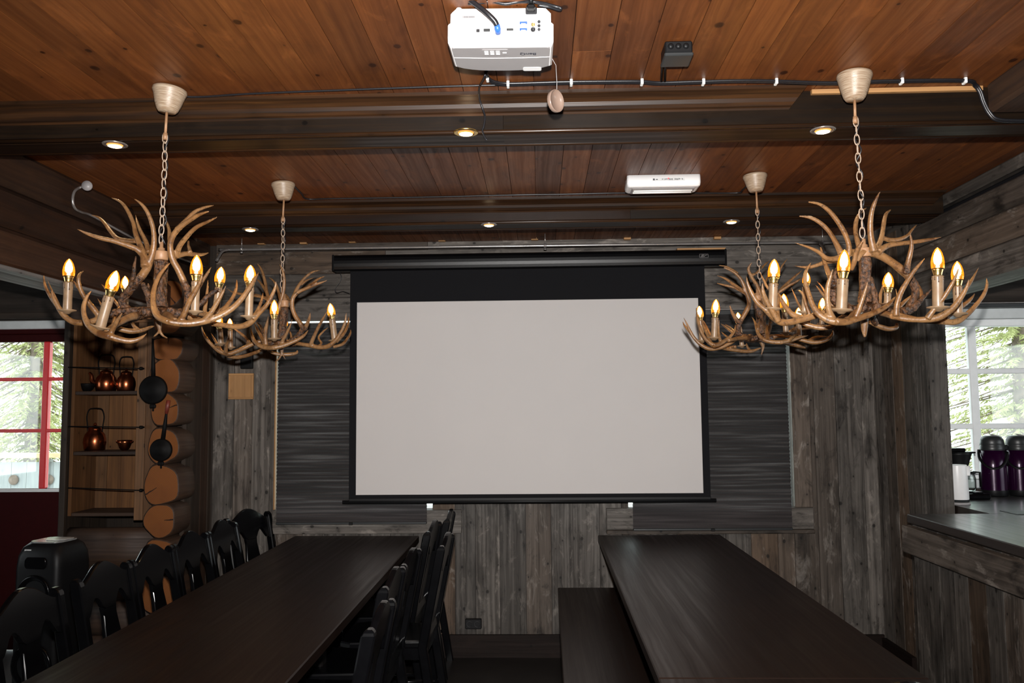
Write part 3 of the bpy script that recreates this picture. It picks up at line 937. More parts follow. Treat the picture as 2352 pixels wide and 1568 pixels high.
SP = thing('bent_steel_pipe', 'steel pipe with a hooked end and white end cap along the left header', 'pipe', tuple(at(202, 428, Y=3.55)))
yy = 3.62
pts = [at(202, 428, Y=3.58), at(185, 430, Y=3.60), at(171, 440, Y=3.56), at(167, 460, Y=3.55), at(172, 478, Y=3.57), at(187, 487, Y=3.64), at(215, 497, Y=3.76), at(305, 546, X=-2.05), at(400, 588, X=-2.05), at(470, 612, X=-2.05)]
m = M(); m.tube(catmull([tuple(p) for p in pts], 5), .0062, 12); m.build('tube', MT['chrome'], SP)
c = at(202, 428, Y=3.565)
m = M(); m.lathe([(.001, 0), (.020, 0), (.022, .006), (.022, .016), (.001, .018)], c, (.2, -1, 0), 20); m.build('end_cap', MT['greytop'], SP)
# ================================================================ tables, bench, chairs
def table(name, fl, fr, nl, nr, z, th, label, legs, base_y, cat='table', group=None, ap=.09, legw=.07):
    """top given by its four corners (far left, far right, near left, near right)"""
    cx = (fl[0] + fr[0] + nl[0] + nr[0]) / 4; cy = (fl[1] + nl[1]) / 2
    t = thing(name, label, cat, (cx, cy, 0), group=group)
    m = M(); poly = [fl, fr, nr, nl]; k = len(m.v); tn = (.5, .5, .5, 1); ch = .004
    def ring(ins, zz):
        c = Vector((cx, cy))
        for p in poly:
            d = Vector((math.copysign(1, p[0] - cx), math.copysign(1, p[1] - cy)))
            m.v.append((p[0] - d.x * ins, p[1] - d.y * ins, zz))
    ring(ch, z); ring(0, z - ch); ring(0, z - th)
    m.face((k, k + 1, k + 2, k + 3)[::-1], [(p[1], p[0]) for p in poly][::-1], tn)
    for r_ in range(2):
        for i in range(4):
            j = (i + 1) % 4
            a, b = poly[i], poly[j]
            L = math.dist(a, b)
            m.face((k + r_ * 4 + i, k + r_ * 4 + j, k + r_ * 4 + 4 + j, k + r_ * 4 + 4 + i), [(0, 0), (L, 0), (L, .03), (0, .03)], tn)
    m.face((k + 8, k + 9, k + 10, k + 11), [(p[1], p[0]) for p in poly], tn)
    m.build('tabletop' if cat == 'table' else 'seat', MT['table'], t)
    inset = .17 if cat == 'table' else .05
    x0 = max(fl[0], nl[0]) + inset; x1 = min(fr[0], nr[0]) - inset; y0 = nl[1] + inset; y1 = fl[1] - inset
    m = M()
    m.box((x0, y0, z - th - ap), (x0 + .022, y1, z - th), la=1); m.box((x1 - .022, y0, z - th - ap), (x1, y1, z - th), la=1)
    m.box((x0, y0, z - th - ap), (x1, y0 + .022, z - th), la=0); m.box((x0, y1 - .022, z - th - ap), (x1, y1, z - th), la=0)
    m.build('apron', MT['tableleg'], t)
    for ly in legs:
        for lx in (x0 + legw / 2, x1 - legw / 2):
            m = M(); m.box((lx - legw / 2, ly - legw / 2, 0), (lx + legw / 2, ly + legw / 2, z - th - .002), la=2, bev=.006); m.build('leg', MT['tableleg'], t)
    return t
table('dining_table', (-1.493, 5.05), (-.735, 5.03), (-1.462, 1.92), (-.71, 1.92), .75, .036, 'long dark brown dining table on the left, with chairs along both sides', (2.06, 3.5, 4.92), 0)
table('dining_table', (.338, 5.03), (1.062, 5.04), (.322, 2.392), (1.068, 2.392), .75, .036, 'long dark brown dining table on the right, beside the bench', (2.52, 3.7, 4.9), 0)
table('dining_table', (.322, 2.388), (1.068, 2.388), (.318, 1.93), (1.072, 1.93), .75, .036, 'short dark table pushed against the near end of the right table', (2.05, 2.27), 0, ap=.08)
table('bench', (.094, 5.0), (.428, 5.0), (.062, 1.75), (.40, 1.75), .45, .034, 'long low dark brown bench between the tables', (1.85, 3.4, 4.9), 0, cat='bench', ap=.06, legw=.05)

RAKE = math.radians(11)
def make_chair(name, label):
    """dining chair, faces +x, floor origin under the seat middle; the back is about .40 wide, .92 high"""
    c = thing(name, label, 'chair')
    T = math.tan(RAKE)
    bx = lambda z: -.19 - max(0, z - .43) * T - max(0, .43 - z) * .16     # line of the rear posts
    # seat: a little wider in front, rounded rim
    m = M()
    out = []
    for (x, y) in ((-.20, .165), (.14, .195), (.19, .165), (.205, 0), (.19, -.165), (.14, -.195), (-.20, -.165)):
        out.append((x, y))
    for a, b, s_ in ((.425, .44, 1), (.44, .455, 1), ):
        pass
    k = len(m.v); n = len(out); tn = m._tint()
    for (sc_, z) in ((.985, .425), (1, .431), (1, .447), (.985, .454), (.90, .456)):
        for (x, y) in out: m.v.append((x * sc_, y * sc_, z))
    for r_ in range(4):
        for i in range(n):
            j = (i + 1) % n
            m.face((k + r_ * n + i, k + r_ * n + j, k + (r_ + 1) * n + j, k + (r_ + 1) * n + i), [(0, 0)] * 4, tn)
    m.face(tuple(range(k + 4 * n, k + 5 * n)), [(0, 0)] * n, tn); m.face(tuple(range(k, k + n))[::-1], [(0, 0)] * n, tn)
    m.build('seat', MT['blackgloss'], c, local=True)
    # rear posts: one piece from floor to rounded top
    for s_ in (-1, 1):
        m = M(); k = len(m.v); tn = m._tint()
        rows = []
        zs = [0, .2, .43, .6, .75, .84, .858, .867, .875, .881, .885]
        for z in zs:
            w = .017 if z < .87 else .0145
            d = .021 if z < .859 else .021 * math.sqrt(max(0.10, 1 - ((z - .858) / .0275) ** 2))
            y = s_ * (.178 + (.006 if z > .5 else 0))
            x = bx(z)
            e = .005 if z < .86 else .003
            rows.append([(x - d, y - w + e), (x - d + e, y - w), (x + d - e, y - w), (x + d, y - w + e), (x + d, y + w - e), (x + d - e, y + w), (x - d + e, y + w), (x - d, y + w - e)])
        for z, rw in zip(zs, rows):
            for (x, y) in rw: m.v.append((x, y, z))
        for i in range(len(zs) - 1):
            for j in range(8):
                j2 = (j + 1) % 8
                m.face((k + i * 8 + j, k + i * 8 + j2, k + (i + 1) * 8 + j2, k + (i + 1) * 8 + j), [(0, 0)] * 4, tn)
        m.face(tuple(range(k, k + 8))[::-1], [(0, 0)] * 8, tn); e = k + (len(zs) - 1) * 8
        m.face(tuple(range(e, e + 8)), [(0, 0)] * 8, tn)
        m.build('back_post', MT['blackgloss'], c, local=True)
    # crest rail and splat, cut as shaped boards in the raked plane
    def shaped(outline, th, name_):
        m = M(); n = len(outline); tn = m._tint()
        k = len(m.v); cy = sum(p[0] for p in outline) / n; cz = sum(p[1] for p in outline) / n
        for (off, ins) in ((-th / 2, .003), (-th / 2 + .004, 0), (th / 2 - .004, 0), (th / 2, .003)):
            for (y, z) in outline:
                d = Vector((y - cy, z - cz)); L = d.length or 1
                m.v.append((bx(z) + off, y - d.x / L * ins, z - d.y / L * ins))
        for r_ in range(3):
            for i in range(n):
                j = (i + 1) % n
                m.face((k + r_ * n + j, k + r_ * n + i, k + (r_ + 1) * n + i, k + (r_ + 1) * n + j), [(0, 0)] * 4, tn)
        h = n // 2   # outline runs up one side and down the other: cap with quads
        for (o_, fl) in ((0, 0), (3 * n, 1)):
            for i in range(h - 1):
                q = (k + o_ + i, k + o_ + i + 1, k + o_ + n - 2 - i, k + o_ + n - 1 - i)
                m.face(q if fl else q[::-1], [(0, 0)] * 4, tn)
        return m.build(name_, MT['blackgloss'], c, local=True)
    top = []; bot = []
    N = 21
    for i in range(N):
        y = -.166 + .332 * i / (N - 1)
        a = abs(y) / .166
        zt = .856 + .064 * (math.cos(PI * min(a / .98, 1)) * .5 + .5) ** .75
        zb = .742 if a < .26 else (.742 + .055 * math.sin(PI * min((a - .26) / .60, 1)) if a < .86 else .742 - .012 * (a - .86) / .14)
        top.append((y, zt)); bot.append((y, zb))
    shaped(top + bot[::-1], .022, 'crest_rail')
    spl_l = [(-.040, .47), (-.048, .52), (-.060, .58), (-.060, .63), (-.052, .68), (-.046, .72), (-.050, .752)]
    shaped(spl_l + [(-y, z) for (y, z) in spl_l[::-1]], .016, 'back_splat')
    m = M(); m.box((bx(.48) - .011, -.165, .455), (bx(.48) + .011, .165, .50), bev=.003); m.build('lower_rail', MT['blackgloss'], c, local=True)
    # front legs turned, stretchers
    for s_ in (-1, 1):
        m = M()
        m.lathe([(.001, 0), (.014, 0), (.018, .03), (.013, .06), (.017, .14), (.021, .25), (.016, .31), (.022, .33), (.022, .425), (.001, .425)], (.155, s_ * .155, 0), (0, 0, 1), 14)
        m.build('front_leg', MT['blackgloss'], c, local=True)
    m = M()
    for s_ in (-1, 1): m.tube([(bx(.17), s_ * .178, .17), (.155, s_ * .155, .17)], .009, 8)
    m.tube([(-.03, -.167, .17), (-.03, .167, .17)], .009, 8); m.tube([(.155, -.155, .27), (.155, .155, .27)], .010, 8)
    m.build('stretcher', MT['blackgloss'], c, local=True)
    m = M()
    for s_ in (-1, 1): m.box((-.19, s_ * .165 - .009, .375), (.165, s_ * .165 + .009, .426), la=0)
    m.box((.148, -.155, .375), (.166, .155, .426), la=1); m.box((-.195, -.165, .375), (-.177, .165, .426), la=1)
    m.build('seat_frame', MT['blackgloss'], c, local=True)
    return c
GL = 'black chairs along the left side of the left table'
GR = 'black chairs along the right side of the left table'
spots = [
    (-1.455, 2.77, 0, 'nearest black chair left of the left table, at the photo\'s left edge', GL),
    (-1.455, 3.27, 0, 'second nearest chair left of the left table, right of the black speaker', GL),
    (-1.455, 3.68, 0, 'third nearest chair left of the left table, lowest log end seen through its back', GL),
    (-1.455, 4.085, 0, 'fourth nearest chair left of the left table, below the log ends', GL),
    (-1.455, 4.49, 0, 'fifth nearest chair left of the left table, beside the angled corner chair', GL),
    (-1.505, 4.895, -20, 'black chair turned at an angle in the far left corner beneath the square plate', GL),
    (-.77, 2.57, 181, 'nearest black chair on the right side of the left table', GR),
    (-.83, 3.13, 180, 'second nearest black chair on the right side of the left table', GR),
    (-.83, 3.56, 179, 'third nearest black chair on the right side of the left table', GR),
    (-.73, 4.01, 179, 'black chair pulled out farther than the rest from the left table\'s right side', GR),
    (-.85, 4.46, 178, 'second farthest black chair on the right side of the left table', GR),
    (-.815, 4.93, 181, 'farthest black chair on the right side of the left table, by the back wall', GR),
    (.77, 2.11, 90, 'black chair at the short table, only its crest showing at the bottom edge', None)]
ch0 = make_chair('dining_chair', spots[0][3])
for i, (x, y, a, lab, g) in enumerate(spots):
    c = ch0 if i == 0 else copy_tree(ch0)
    c.location = (x, y, 0); c.rotation_euler = (0, 0, math.radians(a)); c['label'] = lab
    if g: c['group'] = g
    elif 'group' in c: del c['group']

# ---------------------------------------------------------------- party speaker
sx, sy = -2.36, 4.0
SPK = thing('party_speaker', 'tall black loudspeaker standing on the floor before the log wall', 'speaker', (sx, sy, 0))
fr = Matrix.Translation((sx, sy, 0)) @ Matrix.Rotation(math.radians(-8), 4, 'Z') @ Matrix.Diagonal((.78, .78, 1.0, 1))
def rrect(w, d, r, n=5):
    out = []
    for (cx, cy, a0) in ((w - r, d - r, 0), (-w + r, d - r, 90), (-w + r, -d + r, 180), (w - r, -d + r, 270)):
        for i in range(n + 1):
            a = math.radians(a0 + 90 * i / n)
            out.append((cx + r * math.cos(a), cy + r * math.sin(a)))
    return out
def loft(m, rings, mat=0, mats=None, frame=None, smooth=True):
    n = len(rings[0][0]); k = len(m.v); tn = m._tint()
    for (rg, z) in rings:
        for (x, y) in rg:
            p = Vector((x, y, z)); m.v.append(tuple(frame @ p) if frame else tuple(p))
    for i in range(len(rings) - 1):
        for j in range(n):
            j2 = (j + 1) % n
            m.face((k + i * n + j, k + i * n + j2, k + (i + 1) * n + j2, k + (i + 1) * n + j), [(0, 0)] * 4, tn, mats[i] if mats else mat, smooth)
    m.face(tuple(range(k, k + n))[::-1], [(0, 0)] * n, tn, mat); e = k + (len(rings) - 1) * n
    m.face(tuple(range(e, e + n)), [(0, 0)] * n, tn, mat)
m = M()
loft(m, [(rrect(.145, .145, .04), 0), (rrect(.155, .155, .045), .03), (rrect(.155, .155, .05), .78), (rrect(.150, .150, .055), .83), (rrect(.135, .135, .06), .868), (rrect(.11, .115, .07), .888)], frame=fr)
m.build('cabinet', MT['black'], SPK)
m = M(); loft(m, [(rrect(.108, .113, .068), .886), (rrect(.105, .11, .066), .894)], frame=fr); m.build('top_panel', MT['topshine'], SPK)
m = M(); loft(m, [([(x * .045 + .02, y * .05 - .01) for x, y in rrect(1, 1, .6)], .895), ([(x * .043 + .02, y * .048 - .01) for x, y in rrect(1, 1, .6)], .897)], frame=fr)
m.box((-.03, -.035, .895), (.09, .06, .8965), frame=fr); m.build('top_decal', MT['paper'], SPK)
m = M(); m.box((-.09, -.1515, .845), (-.045, -.145, .862), frame=fr @ Matrix.Translation((0, .012, 0))); m.build('price_sticker', MT['paper'], SPK)
for zc_, r_ in ((.66, .08), (.33, .10)):
    m = M()
    cc = fr @ Vector((-.0, -.156, zc_)); ax = (fr.to_3x3() @ Vector((0, -1, 0)))
    m.lathe([(r_, -.01), (r_ + .008, .004), (r_, .012), (r_ - .012, .004), (r_ * .5, -.012), (.03, -.006), (.001, .004)], cc, ax, 32)
    m.build('woofer', MT['blackgloss'], SPK)
m = M(); loft(m, [([(x, y) for x, y in rrect(.075, .028, .02)], 0), ([(x, y) for x, y in rrect(.070, .024, .018)], .010)], frame=fr @ Matrix.Translation((0, -.150, .80)) @ Matrix.Rotation(PI / 2, 4, 'X'))
m.build('tweeter_horn', MT['blackgloss'], SPK)

# ---------------------------------------------------------------- pans and kettles
def pan(px, py, r, pts, grip, label):
    Yp = 4.595
    c = at(px, py, Y=Yp); k = Yp / F
    o = thing('long_handled_waffle_iron', label, 'pan', tuple(c), group='round irons hanging beside the shelf niche')
    m = M(); R_ = r * k
    m.lathe([(.001, -.012), (R_ * .9, -.012), (R_, -.006), (R_, .006), (R_ * .9, .012), (R_ * .6, .012), (R_ * .55, .016), (.001, .016)], c, (0, -1, 0), 36)
    m.build('round_plate', MT['iron'], o)
    m = M()
    hp = [at(x, y, Y=Yp) for x, y in pts]
    w = [.013, .011, .007, .006][:len(hp)]
    m.tube(hp, w, 10); m.build('handle', MT['iron'], o)
    if grip:
        m = M(); m.tube([at(x, y, Y=Yp - .002) for x, y in grip], [.009, .0125, .011], 10); m.build('grip', MT['redgrip'], o)
    b = at(px + (pts[0][0] - pts[-1][0]) * .0, py + r + 8, Y=Yp)
    m = M(); m.cbox(c + Vector((0, 0, -R_ - .012)), (.034, .018, .024), bev=.005); m.cbox(c + Vector((.002, 0, -R_ - .03)), (.010, .012, .022), bev=.004)
    m.build('hinge', MT['iron'], o)
    # nail it hangs from
    e = hp[-1]
    m = M(); m.tube([e + Vector((0, -.01, 0)), e + Vector((0, .15, 0))], .003, 8); m.build('hook', MT['iron'], o)
pan(352, 895, 33, [(352, 866), (352, 835), (351, 810), (351, 778)], None, 'larger black round iron pan hanging by a long handle beside the niche')
pan(370, 1033, 26, [(374, 1010), (379, 975), (382, 950), (384, 935)], [(382, 950), (385, 932), (387, 919)], 'smaller black round iron pan with a red grip hanging in front of the log ends')

def kettle(px, zb, w, h, Yk, label, spout):
    c = at(px, 1000, Y=Yk); c.z = zb; k = Yk / F
    r = w * k / 2; H = h * k
    o = thing('copper_kettle', label, 'kettle', tuple(c), group='copper kettles in the niche')
    m = M()
    m.lathe([(.001, 0), (r * .82, 0), (r * .9, H * .05), (r, H * .30), (r * .98, H * .45), (r * .86, H * .62), (r * .60, H * .76), (r * .56, H * .82)], c, (0, 0, 1), 32)
    m.build('body', MT['copper'], o)
    m = M(); m.lathe([(r * .60, H * .80), (r * .58, H * .86), (r * .40, H * .93), (r * .12, H * .96), (r * .15, H * 1.02), (r * .08, H * 1.06), (.001, H * 1.07)], c, (0, 0, 1), 24)
    m.build('lid', MT['copper'], o)
    m = M(); s_ = spout
    q = [c + Vector((s_ * r * .85, -.01, H * .30)), c + Vector((s_ * r * 1.25, -.015, H * .48)), c + Vector((s_ * r * 1.35, -.015, H * .72)), c + Vector((s_ * r * 1.55, -.015, H * .84))]
    m.tube(catmull([tuple(p) for p in q]), [r * .28 - i * r * .011 for i in range(16)], 10); m.build('spout', MT['copper'], o)
    m = M(); hh = H * 1.62
    q = [(-r * .66, H * .70), (-r * .74, H * 1.0), (-r * .82, H * 1.3), (-r * .62, hh * .97), (-r * .2, hh), (r * .2, hh), (r * .62, hh * .97), (r * .82, H * 1.3), (r * .74, H * 1.0), (r * .66, H * .70)]
    m.tube(catmull([(c.x + p, c.y, c.z + z) for p, z in q], 3), .0038, 8); m.build('handle', MT['iron'], o)
kettle(240, SHZ[0], 48, 53, 4.93, 'copper kettle in the middle of the upper niche shelf', -1)
kettle(286, SHZ[0], 42, 50, 4.93, 'copper kettle at the right end of the upper niche shelf', -1)
kettle(218, SHZ[1], 50, 60, 4.93, 'copper kettle standing alone on the middle niche shelf', -1)
def bowl(px, zb, w, h, mat, name, label, lug):
    Yk = 4.90; c = at(px, 1000, Y=Yk); c.z = zb; r = w * Yk / F / 2; H = h * Yk / F
    o = thing(name, label, 'bowl', tuple(c))
    m = M(); m.lathe([(.001, 0), (r * .4, 0), (r * .72, H * .3), (r * .95, H * .75), (r, H), (r * .95, H), (r * .68, H * .34), (.001, .006)], c, (0, 0, 1), 28); m.build('basin', mat, o)
    m = M()
    for s_ in (-1, 1):
        m.tube(catmull([(c.x + s_ * r * .93, c.y, c.z + H * .80), (c.x + s_ * r * 1.15, c.y, c.z + H * (1.0 if lug else .85)), (c.x + s_ * r * 1.22, c.y, c.z + H * 1.15 if lug else c.z + H * .95)]), .005, 8)
    m.build('handle', mat, o)
bowl(196, SHZ[0], 36, 19, MT['iron'], 'iron_bowl', 'small dark iron bowl at the left end of the upper niche shelf', True)
bowl(287, SHZ[1], 32, 24, MT['copper'], 'copper_bowl', 'small copper bowl at the right end of the middle niche shelf', False)

# ---------------------------------------------------------------- bar counter and kitchen
BAR = thing('bar_counter', 'bar counter clad in grey barn boards with a dark top, at the right edge', 'counter', (2.0, 3.0, 0))
m = M(); m.box((1.768, 1.2, .94), (2.42, 4.12, .98), la=1, bev=.004); m.build('countertop', MT['worktop'], BAR)
m = M(); m.box((1.742, 1.2, .80), (1.785, 4.125, .928), la=1, bev=.004); m.build('front_rail', MT['barn'], BAR)
m = M(); plank_wall(m, 1.25, 4.11, 0, .93, lambda u, v, d: (1.79 - d, u, v), .125, 'z')
m.build('front_boards', MT['barn'], BAR)
m = M(); m.box((1.812, 1.25, .0), (2.38, 4.09, .94), la=1); m.build('carcass', MT['barndark'], BAR)
KW = thing('kitchen_worktop', 'dark kitchen worktop under the right window, behind the bar', 'worktop', (3.2, 4.7, 0))
m = M(); m.box((2.425, 4.02, .94), (4.6, 5.13, .98), la=0); m.box((2.165, 4.121, .94), (2.425, 5.13, .98), la=0); m.build('countertop', MT['worktop'], KW)
m = M(); m.box((2.25, 4.16, 0), (4.55, 5.1, .94), la=0); m.build('carcass', MT['barndark'], KW)
m = M(); m.box((2.21, 5.132, .94), (4.6, 5.175, 1.0), la=0, bev=.003); m.build('backsplash', MT['barndark'], KW)
a = at(2330, 1174, Z=.981)
HOB = thing('sink_insert', 'sink at the right edge of the kitchen worktop, its shaded opening painted black', 'sink', (a.x + .2, a.y, .98))
m = M(); m.box((a.x - .06, a.y - .13, .9795), (a.x + .45, a.y + .02, .983), bev=.001); m.build('rim', MT['darkgrey'], HOB)
m = M(); m.box((a.x - .05, a.y - .12, .983), (a.x + .44, a.y + .01, .9835)); m.build('basin_shadow_plate', MT['portblack'], HOB)  # flat black plate painted as the shade inside the basin

def airpot(px, label):
    Ya = 4.93; c = at(px, 1140, Y=Ya); c.z = .9805; k = Ya / F
    o = thing('airpot', label, 'airpot', tuple(c), group='purple pump flasks under the kitchen window')
    r = 27 * k; H = 133 * k
    m = M(); m.lathe([(.001, 0), (r * .95, 0), (r, .006), (r, H * .10), (r * .98, H * .5), (r * .90, H * .76), (.001, H * .76)], c, (0, 0, 1), 36, mats=[0, 0, 0, 1, 1, 1]); m.build('flask_body', [MT['black'], MT['purple']], o)
    m = M(); m.lathe([(r * .91, H * .755), (r * .93, H * .77), (r * .93, H * .82), (r * .88, H * .835), (r * .93, H * .85), (r * .86, H * .93), (r * .72, H * .985), (r * .5, H * 1.0), (.001, H * 1.0)], c, (0, 0, 1), 36); m.build('pump_lid', MT['darkgrey'], o)
    m = M(); m.lathe([(.001, 0), (r * .42, 0), (r * .38, .006), (.001, .008)], c + Vector((r * .15, -r * .15, H * .995)), (.25, -.1, 1), 20); m.build('pump_button', MT['greytop'], o)
    m = M(); m.cbox(c + Vector((r * 1.02, -.01, H * .80)), (r * .34, .022, H * .085), bev=.005); m.build('spout', MT['black'], o)
    m = M()
    q = []
    for i in range(15):
        a_ = math.radians(-200 + 215 * i / 14); t = i / 14
        q.append((c.x + math.cos(a_) * r * (1.06 if 0 < i < 14 else .98), c.y + math.sin(a_) * r * 1.06, c.z + H * (.76 - .30 * math.sin(PI * min(t * 1.25, 1)) ** .8 if t < .8 else .46 + (t - .8) * .6)))
    m.tube(catmull(q, 2), .0075, 8, flat=.5); m.build('carry_handle', MT['black'], o)
airpot(2285, 'purple airpot with a black pump lid left on the worktop, beside the coffee maker')
airpot(2345, 'purple airpot cut by the right edge of the photo')
# kettle
Yk = 4.52; c = at(2203, 1165, Y=Yk); c.z = .9805; k = Yk / F
KT = thing('electric_kettle', 'white cylindrical electric kettle at the end of the board wall', 'kettle', tuple(c))
r = 21 * k; H = 86 * k
m = M(); m.lathe([(.001, 0), (r * 1.12, 0), (r * 1.12, .008), (r * 1.0, .012), (.001, .013)], c, (0, 0, 1), 32); m.build('power_base', MT['greytop'], KT)
m = M(); m.lathe([(.001, .013), (r, .013), (r * 1.0, .026), (r * 1.02, .028), (r * .97, H * .9), (r * .93, H)], c, (0, 0, 1), 36, mats=[1, 1, 0, 0, 0]); m.build('body', [MT['white'], MT['darkgrey']], KT)
m = M(); m.lathe([(r * .94, H * .995), (r * .9, H * 1.01), (.001, H * 1.02)], c, (0, 0, 1), 32); m.build('lid', MT['white'], KT)
m = M(); m.lathe([(r * .32, H * .74), (r * .38, H * .98), (r * .3, H * .98), (.001, H * .75)], c + Vector((r * .78, -r * .42, 0)), (0, 0, 1), 16); m.build('spout', MT['white'], KT)
m = M(); m.tube(catmull([(c.x - r, c.y, c.z + H * .2), (c.x - r * 1.7, c.y, c.z + H * .3), (c.x - r * 1.7, c.y, c.z + H * .8), (c.x - r * .9, c.y, c.z + H * .93)]), .008, 8); m.build('handle', MT['white'], KT)
# coffee maker
Yc = 4.80; c = at(2222, 1150, Y=Yc); c.z = .9805; k = Yc / F
CM = thing('coffee_maker', 'black filter coffee maker with a glass jug, behind the white kettle', 'coffee maker', tuple(c))
z_ = lambda py: at(2222, py, Y=Yc).z
x_ = lambda px: at(px, 1100, Y=Yc).x
m = M(); m.box((x_(2165), Yc - .09, .98), (x_(2256), Yc + .10, .98 + .032), bev=.008); m.box((x_(2222), Yc - .085, 1.012), (x_(2240), Yc + .04, 1.022), bev=.003); m.build('base', MT['blackgloss'], CM)
m = M(); m.box((x_(2165), Yc + .02, .98), (x_(2185), Yc + .10, z_(1038)), bev=.005); m.build('water_tower', MT['blackgloss'], CM)
m = M(); m.lathe([(.001, 0), (.040, 0), (.042, .02), (.064, .095), (.067, .105), (.060, .107), (.001, .100)], (x_(2203), Yc - .01, z_(1082)), (0, 0, 1), 28); m.build('filter_holder', MT['black'], CM)
m = M(); m.box((x_(2160), Yc - .06, z_(1040)), (x_(2232), Yc + .06, z_(1036)), bev=.002); m.box((x_(2165), Yc - .04, z_(1036)), (x_(2214), Yc + .05, z_(1028)), bev=.004); m.build('lid', MT['blackgloss'], CM)
m = M(); m.box((x_(2165), Yc - .055, z_(1086)), (x_(2231), Yc + .05, z_(1082)), bev=.002); m.build('drip_tray', MT['black'], CM)
jx = x_(2213)
m = M(); m.lathe([(.001, .002), (.046, .002), (.053, .02), (.054, .07), (.046, .095), (.046, .10)], (jx, Yc - .02, 1.022), (0, 0, 1), 28); m.build('glass_jug', MT['glass'], CM)
m = M(); m.lathe([(.048, .096), (.050, .100), (.050, .108), (.001, .112)], (jx, Yc - .02, 1.022), (0, 0, 1), 28)
m.tube([(jx + .045, Yc - .02, 1.127), (jx + .082, Yc - .02, 1.125), (jx + .084, Yc - .02, 1.045)], .0065, 8); m.build('jug_lid_handle', MT['black'], CM)

# ---------------------------------------------------------------- projector
PY = 2.115
pc = at(1149, 100, Y=PY)
PR = thing('projector', 'white ceiling-mounted projector hanging upside down at the top middle', 'projector', (pc.x, PY + .1, CEIL))
W = 253 / F * PY; zb = pc.z; H = .098; D = .205
fr = Matrix.Translation((pc.x, PY, zb)) @ Matrix.Rotation(math.radians(.8), 4, 'Y') @ Matrix.Rotation(math.radians(1.2), 4, 'X')
# body: outline seen from below, rounded at the front
def outline(w, d0, d1, fr_):
    o = [(-w, d0 + .010), (-w + .004, d0 + .002), (-w + .012, d0), (w - .012, d0), (w - .004, d0 + .002), (w, d0 + .010)]
    n = 12
    for i in range(n + 1):
        a = i / n
        x = w * (1 - 2 * a)
        y = d1 - fr_ * (abs(1 - 2 * a) ** 4) - .012 * (1 - 2 * a) ** 2
        o.append((x * (.985 if i in (0, n) else 1), y))
    return o
hw = W / 2
m = M()
loft(m, [(outline(hw * .96, .018, D - .022, .02), .000), (outline(hw, .006, D - .004, .02), .010), (outline(hw, 0, D, .02), .022), (outline(hw, 0, D, .02), .055), (outline(hw * .955, 0, D - .004, .02), .058), (outline(hw * .95, 0, D - .006, .02), .085), (outline(hw * .88, .006, D - .02, .02), H)], frame=fr, smooth=False)
m.build('housing', MT['white'], PR)
m = M(); loft(m, [(outline(hw * .935, .020, D - .028, .02), -.0030), (outline(hw * .945, .018, D - .026, .02), .004)], frame=fr, smooth=False)
m.build('top_cover', MT['greytop'], PR)
m = M()
q = [(hw * .93 * (1 - 2 * i / 10), .088 - .006 * (1 - 2 * i / 10) ** 2, -.0034) for i in range(11)]
m.tube([fr @ Vector(p) for p in q], .0008, 6); m.build('cover_seam', MT['white'], PR)
m = M(); loft(m, [(rrect(.036, .020, .003), 0), (rrect(.035, .019, .003), .0018)], frame=fr @ Matrix.Translation((-.016, .048, -.0048))); m.build('keypad', MT['greytop'], PR)
for i in range(3):
    for j in range(3):
        m = M(); m.box((-.045 + i * .0155, .036 + j * .0095, -.0062), (-.034 + i * .0155, .040 + j * .0095, -.0045), frame=fr, bev=.0006); m.build('key', MT['white'], PR)
m = M(); m.box((.004, .046, -.0062), (.015, .050, -.0045), frame=fr, bev=.0006); m.build('key', MT['white'], PR)
# lens recess with focus ring at the front right
m = M(); loft(m, [([(x, y) for x, y in rrect(.026, .012, .006)], 0), ([(x, y) for x, y in rrect(.026, .012, .006)], .002)], frame=fr @ Matrix.Translation((.083, .166, -.0042))); m.build('focus_recess', MT['white'], PR)
m = M(); m.lathe([(.0, 0), (.021, 0), (.021, .028), (.015, .028), (.013, .018), (.001, .018)], fr @ Vector((.083, D - .022, .030)), (0, 1, 0), 24); m.build('lens', MT['blackgloss'], PR)
# rear panel: connectors (x along the panel, z up), facing the camera
m = M(); m.box((-hw * .80, -.0025, .006), (hw * .80, .001, .046), frame=fr, bev=.001); m.build('port_panel', MT['white'], PR)
def port(x, z, w, h, mat, name, d=.005):
    m = M(); m.box((x - w / 2, -d, z - h / 2), (x + w / 2, -.0015, z + h / 2), frame=fr, bev=.0008); m.build(name, mat, PR)
kx = lambda px: (px - 1149) / F * PY
kz = lambda py: (100 - py) / F * PY + .004
port(kx(1096), kz(73), .009, .008, MT['portblack'], 'usb_port')
port(kx(1117), kz(72), .017, .008, MT['darkgrey'], 'serial_port')
for (px, py) in ((1204, 55), (1204, 71)):
    port(kx(px), kz(py), .020, .007, MT['portblue'], 'video_port')
    port(kx(px), kz(py) - .0035, .012, .003, MT['whitetape'], 'video_port_shell', .006)
port(kx(1172), kz(71), .018, .006, MT['darkgrey'], 'monitor_port')
for (px, py) in ((1106, 72), (1128, 72), (1160, 71), (1184, 71), (1193, 55), (1216, 55), (1193, 71), (1216, 71)):
    m = M(); m.lathe([(.0018, 0), (.0018, .003), (.001, .003)], fr @ Vector((kx(px), -.002, kz(py))), (0, -1, 0), 8); m.build('port_screw', MT['chrome'], PR)
for (px, py, r_, mt) in ((1227, 72, .0062, 'portblack'), (1241, 53, .0038, 'portblack'), (1241, 63, .0038, 'portblack'), (1241, 72, .0036, 'portblack'), (1227, 60, .005, 'gold')):
    m = M(); m.lathe([(r_, 0), (r_, .004), (r_ * .6, .004), (r_ * .5, .001), (.0004, .001)], fr @ Vector((kx(px), -.002, kz(py))), (0, -1, 0), 16); m.build('round_port', MT[mt], PR)
